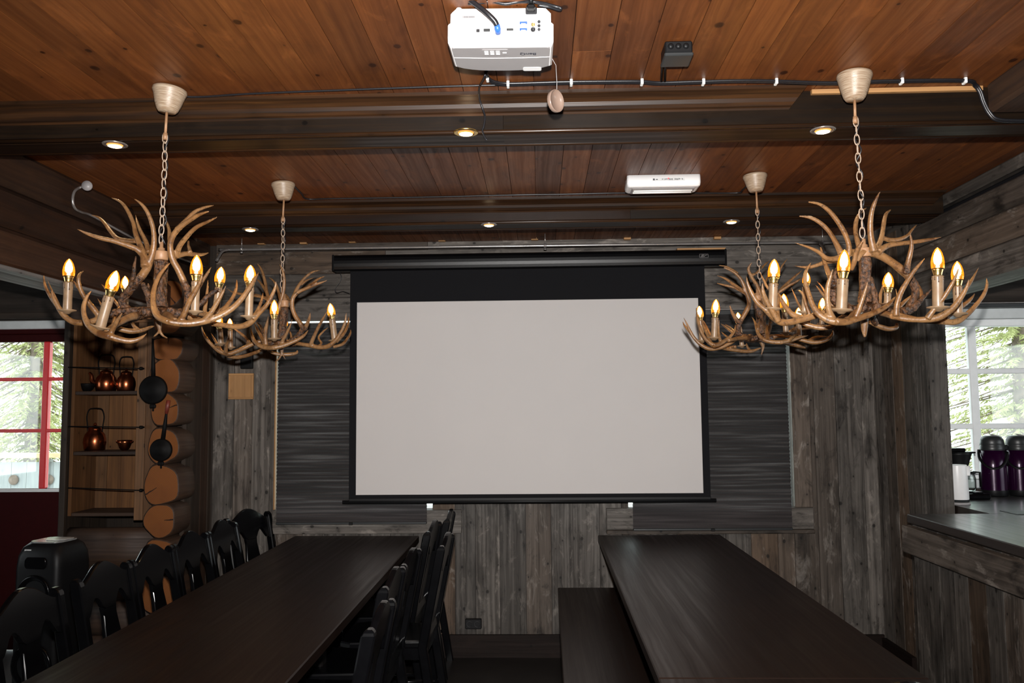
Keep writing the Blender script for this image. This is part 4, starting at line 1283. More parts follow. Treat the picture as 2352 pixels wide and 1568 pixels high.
m = M(); m.box((kx(1054), -.003, kz(42)), (kx(1094), .0, kz(34)), frame=fr); m.build('barcode_label', MT['greytop'], PR)
m = M()
for i in range(16):
    x = kx(1060) + i * .002
    m.box((x, -.0036, kz(41)), (x + .0004 + .0008 * R.random(), -.0030, kz(37.5)), frame=fr)
m.build('barcode', MT['ink'], PR)
m = M(); m.box((kx(1209), -.004, kz(34)), (kx(1236), .0, kz(16)), frame=fr, bev=.003); m.build('power_inlet', MT['portblack'], PR)
m = M(); m.box((kx(1212), -.030, kz(30)), (kx(1232), -.003, kz(19)), frame=fr, bev=.004)
m.tube([fr @ Vector((kx(1222), -.028, kz(20))), fr @ Vector((kx(1222), -.032, kz(4))), fr @ Vector((kx(1223), -.02, kz(-8)))], [.007, .006, .004], 10); m.build('power_plug', MT['black'], PR)
m = M(); m.lathe([(.001, 0), (.007, 0), (.008, .004), (.008, .012), (.006, .014), (.001, .014)], fr @ Vector((-hw * .79, .010, H - .010)), (0, 0, 1), 16); m.build('foot', MT['white'], PR)
# ceiling mount
m = M()
for x in (-.05, .05): m.tube([fr @ Vector((x, .08, H - .005)), Vector((fr @ Vector((x * .6, .08, 0))).to_tuple()[:2] + (CEIL - .002,))], .006, 8)
m.box((pc.x - .07, PY + .04, CEIL - .006), (pc.x + .07, PY + .13, CEIL - .001), bev=.002)
m.build('mount_bracket', MT['black'], PR)
# lettering on the underside (reads upside down from here)
def text(s_, size, name, mat, parent, mtx, ext=.0004):
    cu = bpy.data.curves.new(name, 'FONT'); cu.body = s_; cu.size = size; cu.extrude = ext; cu.align_x = 'CENTER'; cu.align_y = 'CENTER'
    cu.offset = size * .012
    o = bpy.data.objects.new(name, cu)
    me = bpy.data.meshes.new_from_object(o)
    bpy.data.objects.remove(o); bpy.data.curves.remove(cu)
    me.name = name
    me.transform(mtx); me.transform(Matrix.Translation(-rootloc(parent)))
    me.materials.clear(); me.materials.append(mat)
    ob = bpy.data.objects.new(name, me); COL.objects.link(ob); ob.parent = parent
    return ob
# glyphs lie on the underside, facing down; their tops point to the camera
TX = fr @ Matrix.Translation((.073, .058, -.0036)) @ Matrix(((-1, 0, 0, 0), (0, -1, 0, 0), (0, 0, -1, 0), (0, 0, 0, 1))) @ Matrix.Scale(-1, 4, (1, 0, 0)) @ Matrix.Scale(-1, 4, (1, 0, 0))
UND = lambda x, y: fr @ Matrix.Translation((x, y, -.0036)) @ Matrix.Rotation(PI, 4, 'Y')
text('BenQ', .019, 'maker_name', MT['ink'], PR, UND(.073, .060) @ Matrix.Rotation(PI, 4, 'Z') @ Matrix.Rotation(PI, 4, 'Z'))
m = M()
cap = at(1276, 232, Y=2.33)
LC = thing('lens_cap', 'clear round lens cap dangling on a cord below the projector', 'lens cap', tuple(cap))
ax = Vector((.75, -.62, -.05))
m.lathe([(.001, 0), (.030, 0), (.0325, .002), (.0325, .013), (.030, .014), (.030, .004), (.001, .003)], cap - ax.normalized() * .007, ax, 32); m.build('disc', MT['capglass'], LC)
m = M(); m.tube([fr @ Vector((hw - .004, D * .8, .03)), at(1277, 150, Y=2.32), at(1279, 190, Y=2.33), cap + Vector((.004, 0, .032))], .0009, 6); m.build('cord', MT['greytop'], LC)
# ================================================================ cables and ceiling fittings
def cable(name, label, pts, r, sub=4, clips=(), mat='cable', twin=None):
    P_ = [tuple(p) for p in pts]
    o = thing(name, label, 'cable', P_[len(P_) // 2])
    m = M(); m.tube(catmull(P_, sub), r, 8)
    if twin:
        m.tube(catmull([(a + twin[0], b + twin[1], c + twin[2]) for a, b, c in P_], sub), r * .8, 8)
    m.build('cable_run', MT[mat], o)
    for (q, ax) in clips:
        m = M()
        if ax == 0: m.box((q.x - .0045, q.y - r - .007, q.z - r - .004), (q.x + .0045, q.y + r + .004, CEIL), bev=.0015)
        else: m.box((q.x - r - .005, q.y - .005, q.z - r - .004), (q.x + r + .005, q.y + .005, CEIL), bev=.0015)
        m.build('cable_clip', MT['whitetape'], o)
    return o
ZC = CEIL - .009
cl = [at(px, py, Z=ZC) for px, py in ((1120, 180), (1167, 194), (1312, 190), (1474, 189), (1615, 189), (1782, 188), (2070, 187), (2215, 186))]
run = [(1116, 166), (1120, 180), (1135, 190), (1167, 194), (1240, 192), (1312, 190), (1400, 189), (1474, 189), (1515, 192), (1615, 189), (1700, 187), (1782, 188), (1860, 191), (1920, 192), (1990, 189), (2070, 187), (2215, 186), (2238, 196)]
pts = [at(px, py, Z=ZC) for px, py in run]
pts += [at(2250, 212, Y=2.73), at(2258, 236, Y=2.735), at(2272, 262, Y=2.735), at(2292, 276, Y=2.735), at(2352, 279, Y=2.735), at(2420, 281, Y=2.735)]
cable('cable_bundle', 'thick black cable bundle with white clips along the ceiling before the front beam', pts, .006, clips=[(c, 0) for c in cl], twin=(.002, -.006, .001))
cable('thin_cable', 'thin black cable along the ceiling from the front left chandelier to the projector', [at(px, py, Z=ZC + .004) for px, py in ((425, 222), (470, 222), (560, 216), (700, 210), (860, 204), (1000, 199), (1110, 196), (1160, 195))], .0035)
cable('hanging_cord', 'loose black cord hanging down from the projector past the front beam', [at(px, py, Y=Y_) for px, py, Y_ in ((1116, 165, 2.50), (1112, 178, 2.5), (1101, 200, 2.62), (1101, 225, 2.68), (1108, 248, 2.70), (1114, 268, 2.70), (1111, 290, 2.70), (1108, 300, 2.70), (1112, 312, 2.70), (1118, 322, 2.70))], .0032)
cable('rear_cable', 'thin black cable running along the ceiling before the rear beam', [at(px, py, Z=ZC + .004) for px, py in ((676, 428), (692, 444), (706, 457), (760, 456), (900, 454), (1040, 451), (1200, 447), (1290, 446), (1420, 443), (1560, 443), (1690, 443), (1704, 437), (1716, 426))], .004)
HD = cable('video_cable', 'thick black video cable with a blue plug going into the projector', [at(px, py, Y=Y_) for px, py, Y_ in ((1050, -30, 2.09), (1075, -4, 2.09), (1098, 14, 2.085), (1120, 32, 2.08), (1136, 48, 2.085), (1141, 58, 2.09))], .0075)
m = M(); m.tube([at(1141, 56, Y=2.09), at(1143, 66, Y=2.095), at(1144, 76, Y=2.108)], [.0075, .0085, .0075], 12); m.build('plug', MT['bluecap'], HD)
cable('power_cable', 'black power cable looping over the top of the projector to the right', [at(px, py, Y=Y_) for px, py, Y_ in ((1075, 8, 2.10), (1105, 6, 2.10), (1130, 3, 2.10), (1160, 9, 2.10), (1190, 4, 2.10), (1222, 4, 2.09), (1250, 8, 2.10), (1275, 15, 2.11), (1288, 19, 2.11), (1284, 22, 2.115), (1262, 16, 2.12), (1235, 12, 2.12))], .0045)

# junction box
c0 = at(1527, 93, Z=CEIL); c1 = at(1590, 93, Z=CEIL)
JB = thing('junction_box', 'black junction box on the ceiling right of the projector', 'junction box', ((c0.x + c1.x) / 2, c0.y + .04, CEIL))
m = M(); m.box((c0.x + .0, c0.y, CEIL - .036), (c1.x, c0.y + .082, CEIL - .001), bev=.004); m.build('box', MT['black'], JB)
m = M(); m.box((c0.x - .002, c0.y - .002, CEIL - .046), (c1.x + .002, c0.y + .084, CEIL - .036), bev=.003); m.build('lid', MT['darkgrey'], JB)
for i in range(3):
    m = M(); m.lathe([(.009, 0), (.008, .004), (.004, .006), (.001, .0065)], (c0.x + .017 + i * .022, c0.y, CEIL - .018), (0, -1, 0), 14); m.build('cable_grommet', MT['black'], JB)
m = M()
for dx in (0, .009):
    m.tube([(c0.x + .02 + dx, c0.y + .082, CEIL - .016), (c0.x + .012 + dx, c0.y + .13, CEIL - .012), tuple(at(1519 + dx * 900, 186, Z=ZC))], .0045, 8)
m.build('cable_tail', MT['cable'], JB)

# emergency light
e0 = at(1440, 402, Z=CEIL); e1 = at(1608, 402, Z=CEIL)
zb = at(1520, 437, Y=e0.y + .13).z
EL = thing('emergency_light', 'white rectangular emergency light fitting on the ceiling before the rear beam', 'light fitting', ((e0.x + e1.x) / 2, e0.y + .06, CEIL))
hw_ = (e1.x - e0.x) / 2; cx = (e0.x + e1.x) / 2
yb0, yb1 = e0.y, e0.y + .125
fr2 = Matrix.Translation((cx, (yb0 + yb1) / 2, 0))
m = M(); loft(m, [(rrect(hw_ * .93, .052, .012), CEIL - .056), (rrect(hw_ * .985, .060, .014), CEIL - .050), (rrect(hw_, .0625, .014), CEIL - .036), (rrect(hw_, .0625, .014), CEIL - .001)], frame=fr2); m.build('housing', MT['white'], EL)
m = M(); m.box((-hw_ * .86, -.045, CEIL - .062), (hw_ * .86, .045, CEIL - .055), frame=fr2, bev=.004); m.build('diffuser', MT['greytop'], EL)
for y in (-.016, .016):
    m = M(); m.tube([fr2 @ Vector((-hw_ * .8, y, CEIL - .063)), fr2 @ Vector((hw_ * .8, y, CEIL - .063))], .005, 10); m.build('lamp_tube', MT['whitetape'], EL)
m = M(); m.box((-hw_ * .32, -.0635, CEIL - .030), (hw_ * .56, -.062, CEIL - .016), frame=fr2); m.build('label_strip', MT['paper'], EL)
m = M()
m.box((-hw_ * .30, -.0642, CEIL - .027), (-hw_ * .25, -.0634, CEIL - .019), frame=fr2)
m.box((-hw_ * .22, -.0642, CEIL - .025), (-hw_ * .17, -.0634, CEIL - .021), frame=fr2)
for i in range(26):
    x = -hw_ * .08 + i * hw_ * .023
    if R.random() < .85: m.box((x, -.0642, CEIL - .024 - R.random() * .003), (x + hw_ * .014, -.0634, CEIL - .0205 + R.random() * .0015), frame=fr2)
m.build('printed_text', MT['ink'], EL)
m = M(); m.lathe([(.003, 0), (.0025, .002), (.0005, .003)], fr2 @ Vector((hw_ * .12, -.0635, CEIL - .019)), (0, -1, 0), 12); m.build('indicator_lamp', MT['redled'], EL)

# recessed spotlights in the undersides of the two beams
def downlight(px, py, zz, label, halo):
    c = at(px, py, Z=zz)
    o = thing('recessed_spotlight', label, 'spotlight', (c.x, c.y, zz), group='recessed spotlights under the beams')
    m = M(); m.lathe([(.026, .0), (.041, -.0005), (.043, -.003), (.040, -.005), (.029, -.006), (.025, -.001)], (c.x, c.y, zz + .001), (0, 0, 1), 32); m.build('bezel', MT['chrome'] if not halo else MT['gold'], o)
    m = M(); m.lathe([(.001, -.013), (.014, -.012), (.023, -.009), (.027, -.003)], (c.x, c.y, zz + .001), (0, 0, 1), 24, mats=[0, 0, 1]); m.build('halogen_lamp', [MT['halogen'], MT['haloring']], o)
    l = bpy.data.lights.new('spotlight_lamp', 'SPOT'); l.energy = 7 * LK; l.color = (1, .72, .42); l.spot_size = math.radians(95); l.spot_blend = .8; l.shadow_soft_size = .02
    lo = bpy.data.objects.new('spotlight_lamp', l); COL.objects.link(lo); lo.location = (c.x, c.y, zz - .012)
LK = 1.0
for (px, py, lab) in ((264, 331, 'lit round spotlight at the left end of the front beam'), (1070, 303, 'lit round spotlight in the middle of the front beam, behind the hanging cord'), (1890, 298, 'lit round spotlight at the right end of the front beam')):
    downlight(px, py, 2.44, lab, px == 1070)
for (px, py, lab) in ((575, 526, 'lit round spotlight at the left end of the rear beam'), (1123, 515, 'lit round spotlight in the middle of the rear beam'), (1680, 508, 'lit round spotlight at the right end of the rear beam')):
    downlight(px, py, 2.446, lab, False)

# ================================================================ antler chandeliers
def antler_mesh(name, strokes, vox):
    """strokes: [(points[(Vector, radius)], bark 0..1)]; grown together into one smooth surface"""
    m = M(); samples = []
    for pts, bark in strokes:
        q = catmull([(p.x, p.y, p.z, r) for p, r in pts], 5)
        n = len(q)
        P_ = [Vector(a[:3]) for a in q]; rr = [max(a[3], .0016) for a in q]
        m.tube(P_, rr, 12)
        for i, (p, r) in enumerate(zip(P_, rr)):
            b = bark if not callable(bark) else bark(i / (n - 1))
            samples.append((p, r, b))
    me = bpy.data.meshes.new('tmp'); me.from_pydata(m.v, [], m.f); me.update()
    o = bpy.data.objects.new('tmp', me); COL.objects.link(o)
    md = o.modifiers.new('r', 'REMESH'); md.mode = 'VOXEL'; md.voxel_size = vox; md.adaptivity = 0
    s_ = o.modifiers.new('s', 'SMOOTH'); s_.iterations = 3; s_.factor = .5
    dg = bpy.context.evaluated_depsgraph_get(); dg.update()
    out = bpy.data.meshes.new_from_object(o.evaluated_get(dg))
    bpy.data.objects.remove(o); bpy.data.meshes.remove(me)
    out.name = name
    kd = KDTree(len(samples))
    for i, (p, r, b) in enumerate(samples): kd.insert(p, i)
    kd.balance()
    at_ = out.attributes.new('bark', 'FLOAT', 'POINT')
    co = [v.co.copy() for v in out.vertices]; no = [v.normal.copy() for v in out.vertices]
    vals = []
    for i, p in enumerate(co):
        near = kd.find_n(p, 4)
        b = sum(samples[j][2] for (_, j, d) in near) / len(near)
        vals.append(b)
        w = noise.noise(Vector((p.x * 150, p.y * 150, p.z * 45))) * .0015 + noise.noise(Vector((p.x * 60, p.y * 60, p.z * 25))) * .0014
        g = noise.noise(Vector((p.x * 30, p.y * 30, p.z * 30))) * .0007
        co[i] = p + no[i] * (w * b * 1.6 + g)
    at_.data.foreach_set('value', vals)
    out.vertices.foreach_set('co', [c for v in co for c in v])
    out.polygons.foreach_set('use_smooth', [True] * len(out.polygons))
    out.materials.clear(); out.materials.append(MT['antler'])
    out.update()
    return out

def chandelier(label, Yc, org, sc, canopy, chain, stem, hub, finial, antlers, candles, gasket=False):
    """org/sc: the crop the points were read in; every point gets its own depth Yc + d"""
    def W_(x, y, d=0): return at(org[0] + x / sc, org[1] + y / sc, Y=Yc + d)
    kk = Yc / F / sc
    ct, cb, rb = canopy
    top = at(ct[0], ct[1], Z=CEIL); yc = Yc
    cx = at(ct[0], ct[1] + 5, Y=yc)
    base = Vector((cx.x, yc, CEIL))
    o = thing('antler_chandelier', label, 'chandelier', tuple(base), group='antler chandeliers with electric candles')
    zb = at(cb[0], cb[1], Y=yc).z
    h = CEIL - zb
    m = M()
    axis = (at(cb[0], cb[1], Y=yc) - Vector((cx.x, yc, CEIL)))
    ax = axis.normalized()
    g = .012 if gasket else .002
    m.lathe([(.001, g), (.050, g), (.0545, g + .004), (.055, g + .012), (.050, h * .3), (.042, h * .65), (.034, h * .9), (.027, h), (.001, h)], base, ax, 36); m.build('ceiling_canopy', MT['canopy'], o)
    if gasket:
        m = M(); m.lathe([(.001, .001), (.036, .001), (.040, .004), (.038, .014), (.001, .014)], base, ax, 30); m.build('gasket', MT['black'], o)
    r0 = at(cb[0], cb[1], Y=yc); r1 = at(rb[0], rb[1], Y=yc)
    m = M(); m.tube([r0, r1], .0045, 12); m.tube([r1 - Vector((0, 0, .0)), r1 - (r0 - r1).normalized() * .022], .0075, 12); m.build('rod', MT['collar'], o)
    # chain: flat oval links, every other one turned
    cp = [at(x, y, Y=yc) for x, y in chain]
    tot = sum((b - a).length for a, b in zip(cp[:-1], cp[1:]))
    pitch = .0285; n = max(2, int(tot / pitch)); m = M()
    def along(s_):
        for a, b in zip(cp[:-1], cp[1:]):
            L = (b - a).length
            if s_ <= L: return a + (b - a) * (s_ / L), (b - a).normalized()
            s_ -= L
        return cp[-1], (cp[-1] - cp[-2]).normalized()
    for i in range(n):
        p, d = along((i + .5) * tot / n)
        sd = Vector((1, 0, 0)) if i % 2 == 0 else Vector((.25, 1, 0)).normalized()
        sd = (sd - d * sd.dot(d)).normalized()
        hl, hw2 = .0180, .0082
        ring = []
        for j in range(16):
            a = 2 * PI * j / 16
            y_ = math.sin(a) * hl if abs(math.sin(a)) < .75 else math.sin(a) * hl
            ring.append(p + d * y_ + sd * math.cos(a) * hw2)
        m.tube(ring, .0018, 7, closed=True)
    m.build('chain', MT['chain'], o)
    m = M(); q = []
    for i in range(n * 2 + 1):
        p, d = along(i * tot / (n * 2))
        q.append(p + Vector((.007 * math.sin(i * 1.1) + .004, .006 * math.cos(i * 1.3) + .004, 0)))
    m.tube(catmull([tuple(p) for p in q], 2), .0024, 7); m.build('lamp_cord', MT['cable'], o)
    # collar and stem
    (s0, s1, s2, sr) = stem
    m = M(); A_, B_ = W_(*s0), W_(*s1); L = (B_ - A_).length
    R_ = sr * kk
    m.lathe([(.001, -.03), (.006, -.03), (.006, -.012), (.011, -.010), (.011, -.002), (R_ * .95, 0), (R_, .003), (R_, L - .002), (R_ * .9, L), (.001, L)], A_, (B_ - A_), 28); m.build('stem_collar', MT['collar'], o)
    C_ = W_(*s2)
    pts = [(B_.lerp(C_, t), R_ * f) for t, f in ((0, .85), (.2, .9), (.45, .8), (.7, .85), (.9, 1.1), (1, 1.2))]
    extra = []
    for j in range(4):
        a = j * PI / 2 + .5; off = Vector((math.cos(a), math.sin(a), 0)) * R_ * .6
        extra.append(([(B_.lerp(C_, t) + off, R_ * .42) for t in (.02, .5, .98)], .9))
    me = antler_mesh('stem', [(pts, .85)] + extra, .003)
    me.transform(Matrix.Translation(-base)); so = bpy.data.objects.new('stem', me); COL.objects.link(so); so.parent = o
    hc = W_(hub[0], hub[1]); hr, hh = hub[2] * kk, hub[3] * kk
    st = []
    for j in range(9):
        a = 2 * PI * j / 9
        v = Vector((math.cos(a), math.sin(a), 0))
        st.append(([(hc + v * hr * .62 + Vector((0, 0, -hh * .1)), hh * .55), (hc + v * hr * .95, hh * .5)], .95))
    st.append(([(hc + Vector((0, 0, hh * .5)), hr * .5), (hc + Vector((0, 0, 0)), hr * .72), (hc - Vector((0, 0, hh * .5)), hr * .6)], .95))
    me = antler_mesh('burr_hub', st, .0035)
    me.transform(Matrix.Translation(-base)); so = bpy.data.objects.new('burr_hub', me); COL.objects.link(so); so.parent = o
    st = [([(W_(x, y, 0), r * kk) for x, y, r in stroke], .35) for stroke in finial]
    me = antler_mesh('finial', st, .0022)
    me.transform(Matrix.Translation(-base)); so = bpy.data.objects.new('finial', me); COL.objects.link(so); so.parent = o
    for strokes in antlers:
        st = []
        for s_ in strokes:
            bark = s_[0]; d0, d1 = s_[1]; P_ = s_[2]
            nn = len(P_); pts = []
            for i, (x, y, r) in enumerate(P_):
                t = i / (nn - 1)
                d = d0 + (d1 - d0) * t
                p = W_(x, y, d)
                pts.append((p, max(r * .86, 4.5) * kk))
            if bark == 'b0': bf = lambda t: max(0, 1 - t * 2.2)
            elif bark == 'b1': bf = lambda t: max(0, t * 2.2 - 1.2)
            elif bark == 'b': bf = 1.0
            else: bf = 0.0
            st.append((pts, bf))
        me = antler_mesh('antler', st, .0028)
        me.transform(Matrix.Translation(-base)); so = bpy.data.objects.new('antler', me); COL.objects.link(so); so.parent = o
    for (bx_, by_, tx_, ty_, gy_, d, r) in candles:
        A_, B_ = W_(bx_, by_, d), W_(tx_, ty_, d); dr = (B_ - A_)
        L = dr.length; dr.normalize(); T_ = A_ + dr * (L + abs(ty_ - gy_) * kk)
        R_ = r * kk
        m = M(); m.lathe([(.001, -.004), (R_ * .9, -.002), (R_, .004), (R_ * .97, L * .5), (R_, L - .004), (R_ * 1.06, L), (R_ * .8, L + .002), (.001, L + .001)], A_, dr, 24)
        x_ax = dr.orthogonal().normalized(); y_ax = dr.cross(x_ax)
        for j in range(7):
            a = j * .9 + R.random() * .4; ln = L * R.uniform(.08, .32)
            v = x_ax * math.cos(a) + y_ax * math.sin(a)
            m.tube([A_ + dr * (L + .001) + v * R_ * .96, A_ + dr * (L - ln * .6) + v * R_ * 1.0, A_ + dr * (L - ln) + v * R_ * 1.0], [.0013, .0011, .0019], 7, mat=1)
        cs = m.build('candle_sleeve', [MT['candle'], MT['drip']], o)
        m = M(); m.lathe([(.001, -.010), (R_ * .5, -.010), (R_ * .9, -.004), (R_ * 1.95, .000), (R_ * 2.0, .003), (R_ * 1.9, .0035), (R_ * .9, .002)], A_, dr, 26); m.build('drip_plate', MT['candle'], cs)
        bl = (T_ - (A_ + dr * L)).length
        g_ = bl * .27; rb_ = min(bl * .245, .0175)
        m = M(); m.lathe([(.001, 0), (rb_ * .62, 0), (rb_ * .66, g_ * .2), (rb_ * .82, g_ * .7), (rb_ * .98, g_), (rb_ * .9, g_ * 1.02), (.001, g_)], A_ + dr * L, dr, 24); m.build('bulb_socket', MT['gold'], cs)
        m = M(); hb = bl - g_
        m.lathe([(rb_ * .97, 0), (rb_ * 1.04, hb * .15), (rb_ * 1.05, hb * .32), (rb_ * .95, hb * .52), (rb_ * .72, hb * .74), (rb_ * .42, hb * .90), (rb_ * .16, hb * .98), (.0005, hb)], A_ + dr * (L + g_), dr, 28)
        m.build('bulb', MT['bulb'], cs)
        m = M(); m.lathe([(.0005, hb * .02), (rb_ * .30, hb * .06), (rb_ * .25, hb * .16), (rb_ * .58, hb * .28), (rb_ * .66, hb * .48), (rb_ * .48, hb * .72), (rb_ * .16, hb * .89), (.0005, hb * .91)], A_ + dr * (L + g_), dr, 16)
        m.build('filament', MT['flame'], cs)
        l = bpy.data.lights.new('bulb_lamp', 'POINT'); l.energy = 2.0; l.color = (1, .46, .13); l.shadow_soft_size = .012
        lo = bpy.data.objects.new('bulb_lamp', l); COL.objects.link(lo); lo.location = T_ - dr * hb * .45
    return o
a, b0, b1, b = 'a', 'b0', 'b1', 'b'
# --- front left
chandelier('antler chandelier at the front left, the biggest on the left side', 2.62, (80, 440), 4,
    ((391, 195), (383, 258), (380, 306)), [(379, 306), (378, 380), (374, 470), (370, 540), (369, 560)],
    ((1162, 548), (1160, 630), (1150, 1060), 62), (1160, 1115, 215, 85),
    [[(1135, 1190, 30), (1145, 1240, 22), (1150, 1280, 15), (1175, 1320, 11), (1218, 1346, 6)], [(1145, 1280, 14), (1120, 1310, 10), (1090, 1332, 5)]],
    [
     [(a, (-.14, -.24), [(1250, 648, 5), (1205, 690, 16), (1150, 760, 20), (1108, 850, 24), (1088, 950, 26), (1092, 1060, 30), (1135, 1150, 34), (1230, 1195, 34)]),
      (a, (-.24, -.12), [(1230, 1195, 34), (1350, 1210, 36), (1470, 1205, 37), (1600, 1180, 34), (1740, 1120, 33), (1850, 1040, 30), (1940, 930, 26), (2010, 820, 20), (2062, 735, 5)]),
      (a, (-.22, -.26), [(1335, 1190, 34), (1375, 1120, 28), (1420, 1010, 26), (1480, 900, 23), (1520, 820, 16), (1545, 735, 4)]),
      (a, (-.2, -.22), [(1560, 1180, 34), (1620, 1110, 26), (1680, 1010, 23), (1725, 930, 17), (1758, 860, 5)]),
      (a, (-.16, -.05), [(1700, 1130, 30), (1770, 1040, 24), (1825, 960, 21), (1852, 880, 17), (1855, 803, 6)]),
      (b0, (0, -.21), [(1180, 1120, 50), (1240, 1150, 42), (1290, 1190, 34)])],
     [(b0, (0, -.02), [(1380, 1130, 46), (1500, 1180, 36), (1650, 1215, 30)]),
      (a, (-.03, -.08), [(1650, 1215, 30), (1770, 1232, 30), (1880, 1240, 32), (1975, 1205, 34), (2055, 1120, 28), (2130, 1040, 24), (2180, 950, 20), (2208, 880, 15), (2215, 822, 5)]),
      (a, (-.06, -.02), [(2000, 1170, 28), (2045, 1090, 20), (2080, 1010, 17), (2098, 930, 6)]),
      (b, (.02, .05), [(1420, 1120, 30), (1520, 1030, 28), (1600, 950, 24), (1690, 890, 14)])],
     [(b0, (.03, .16), [(1340, 1110, 46), (1460, 1120, 38), (1570, 1130, 30)]),
      (a, (.16, .22), [(1570, 1130, 30), (1660, 1120, 30), (1740, 1070, 26), (1800, 990, 16), (1830, 930, 6)]),
      (a, (.16, .2), [(1560, 1110, 26), (1575, 1000, 20), (1585, 900, 16), (1590, 808, 5)]),
      (a, (.1, .12), [(1500, 900, 22), (1540, 820, 22), (1585, 750, 17), (1620, 692, 5)]),
      (b, (.04, .1), [(1440, 1080, 36), (1470, 990, 28), (1500, 900, 22)])],
     [(b, (.0, -.01), [(1060, 1105, 50), (900, 1095, 44), (760, 1105, 42), (650, 1140, 38)]),
      (a, (-.01, -.04), [(650, 1140, 38), (560, 1180, 34), (450, 1205, 34), (350, 1195, 33), (270, 1140, 31), (215, 1060, 28), (170, 970, 22), (155, 905, 8)]),
      (a, (-.03, -.02), [(235, 1080, 26), (160, 990, 20), (105, 890, 18), (85, 820, 14), (83, 757, 5)]),
      (a, (.0, .05), [(215, 1040, 22), (160, 920, 15), (118, 812, 5)]),
      (a, (-.01, -.05), [(600, 1150, 34), (540, 1080, 32), (470, 990, 28), (420, 900, 25), (400, 810, 21), (415, 755, 15), (450, 728, 6)]),
      (a, (.02, .06), [(470, 990, 24), (410, 900, 18), (355, 818, 10)])],
     [(a, (-.24, -.28), [(522, 908, 6), (478, 965, 18), (450, 1050, 23), (455, 1140, 28), (500, 1230, 34), (590, 1300, 38), (690, 1330, 36)]),
      (a, (-.28, -.24), [(690, 1330, 36), (790, 1360, 32), (880, 1372, 28), (960, 1352, 21), (1030, 1303, 5)]),
      (a, (-.27, -.3), [(680, 1325, 34), (725, 1250, 24), (760, 1180, 20), (808, 1106, 5)]),
      (b0, (0, -.25), [(1000, 1130, 46), (880, 1150, 40), (760, 1210, 34), (660, 1290, 34)])],
     [(a, (.10, .2), [(700, 1230, 24), (780, 1262, 30), (880, 1282, 32), (980, 1275, 26), (1060, 1245, 17), (1105, 1232, 6)]),
      (a, (.15, .16), [(940, 1262, 26), (905, 1225, 22), (890, 1178, 16)]),
      (b, (0, .1), [(1040, 1130, 40), (900, 1170, 34), (760, 1230, 28)]),
      (a, (.2, .25), [(780, 1060, 22), (700, 960, 18), (650, 890, 14), (608, 845, 5)]),
      (a, (.16, .2), [(680, 1130, 20), (620, 1050, 17), (575, 980, 5)]),
      (a, (.1, .2), [(720, 1220, 22), (740, 1140, 22), (780, 1060, 22)])],
     [(b, (.03, -.02), [(880, 1110, 44), (800, 1020, 42), (840, 940, 44), (910, 860, 44), (980, 780, 46)]),
      (a, (-.02, -.06), [(980, 780, 46), (1030, 700, 44), (1062, 620, 38), (1090, 520, 34), (1095, 400, 28), (1075, 290, 25), (1030, 180, 22), (975, 110, 17), (912, 66, 7)]),
      (a, (-.04, .04), [(1010, 690, 44), (1005, 600, 42), (970, 500, 32), (930, 400, 28), (905, 290, 24), (850, 170, 22), (790, 95, 17), (702, 56, 6)]),
      (a, (-.02, -.1), [(1010, 600, 40), (940, 530, 34), (840, 490, 30), (730, 455, 27), (600, 425, 24), (480, 385, 17), (388, 342, 6)]),
      (a, (.0, .1), [(930, 455, 28), (840, 450, 26), (760, 430, 26), (700, 370, 24), (650, 300, 21), (590, 240, 14), (520, 214, 6)]),
      (a, (.02, .1), [(1045, 560, 28), (1020, 460, 26), (970, 360, 22), (940, 280, 16), (926, 212, 5)]),
      (b, (.0, .0), [(880, 890, 36), (905, 780, 26), (915, 690, 20), (930, 590, 9)])],
     [(b, (.03, .0), [(1390, 1110, 48), (1410, 1000, 42), (1395, 890, 40), (1370, 830, 38)]),
      (a, (.0, -.08), [(1370, 830, 38), (1320, 720, 37), (1265, 620, 36), (1243, 510, 33), (1262, 420, 32), (1330, 330, 30), (1420, 265, 25), (1500, 215, 22), (1600, 180, 9)]),
      (a, (-.05, .04), [(1300, 350, 28), (1390, 260, 22), (1470, 185, 21), (1560, 145, 17), (1648, 125, 7)]),
      (a, (.0, -.1), [(1300, 600, 34), (1330, 500, 29), (1400, 410, 26), (1480, 330, 22), (1580, 280, 18), (1676, 233, 6)]),
      (a, (.02, .14), [(1290, 600, 30), (1370, 572, 30), (1450, 575, 27), (1530, 578, 20), (1602, 560, 6)]),
      (a, (.06, .12), [(1430, 560, 26), (1412, 500, 18), (1412, 455, 12)]),
      (a, (.04, .1), [(1240, 450, 28), (1235, 360, 22), (1215, 290, 15), (1198, 250, 8)])],
     [(b, (.1, .06), [(1060, 1080, 34), (1050, 980, 32), (1010, 880, 32), (990, 840, 24)]),
      (b, (.08, .1), [(1060, 980, 26), (1045, 900, 20), (1040, 840, 10)])],
    ],
    [(1470, 1105, 1480, 828, 592, -.19, 36), (1965, 1150, 1975, 880, 672, -.06, 37), (1665, 1090, 1690, 885, 668, .2, 36), (298, 1095, 308, 835, 610, -.03, 40), (602, 1245, 682, 965, 735, -.27, 42), (830, 1205, 830, 930, 757, .22, 32)])

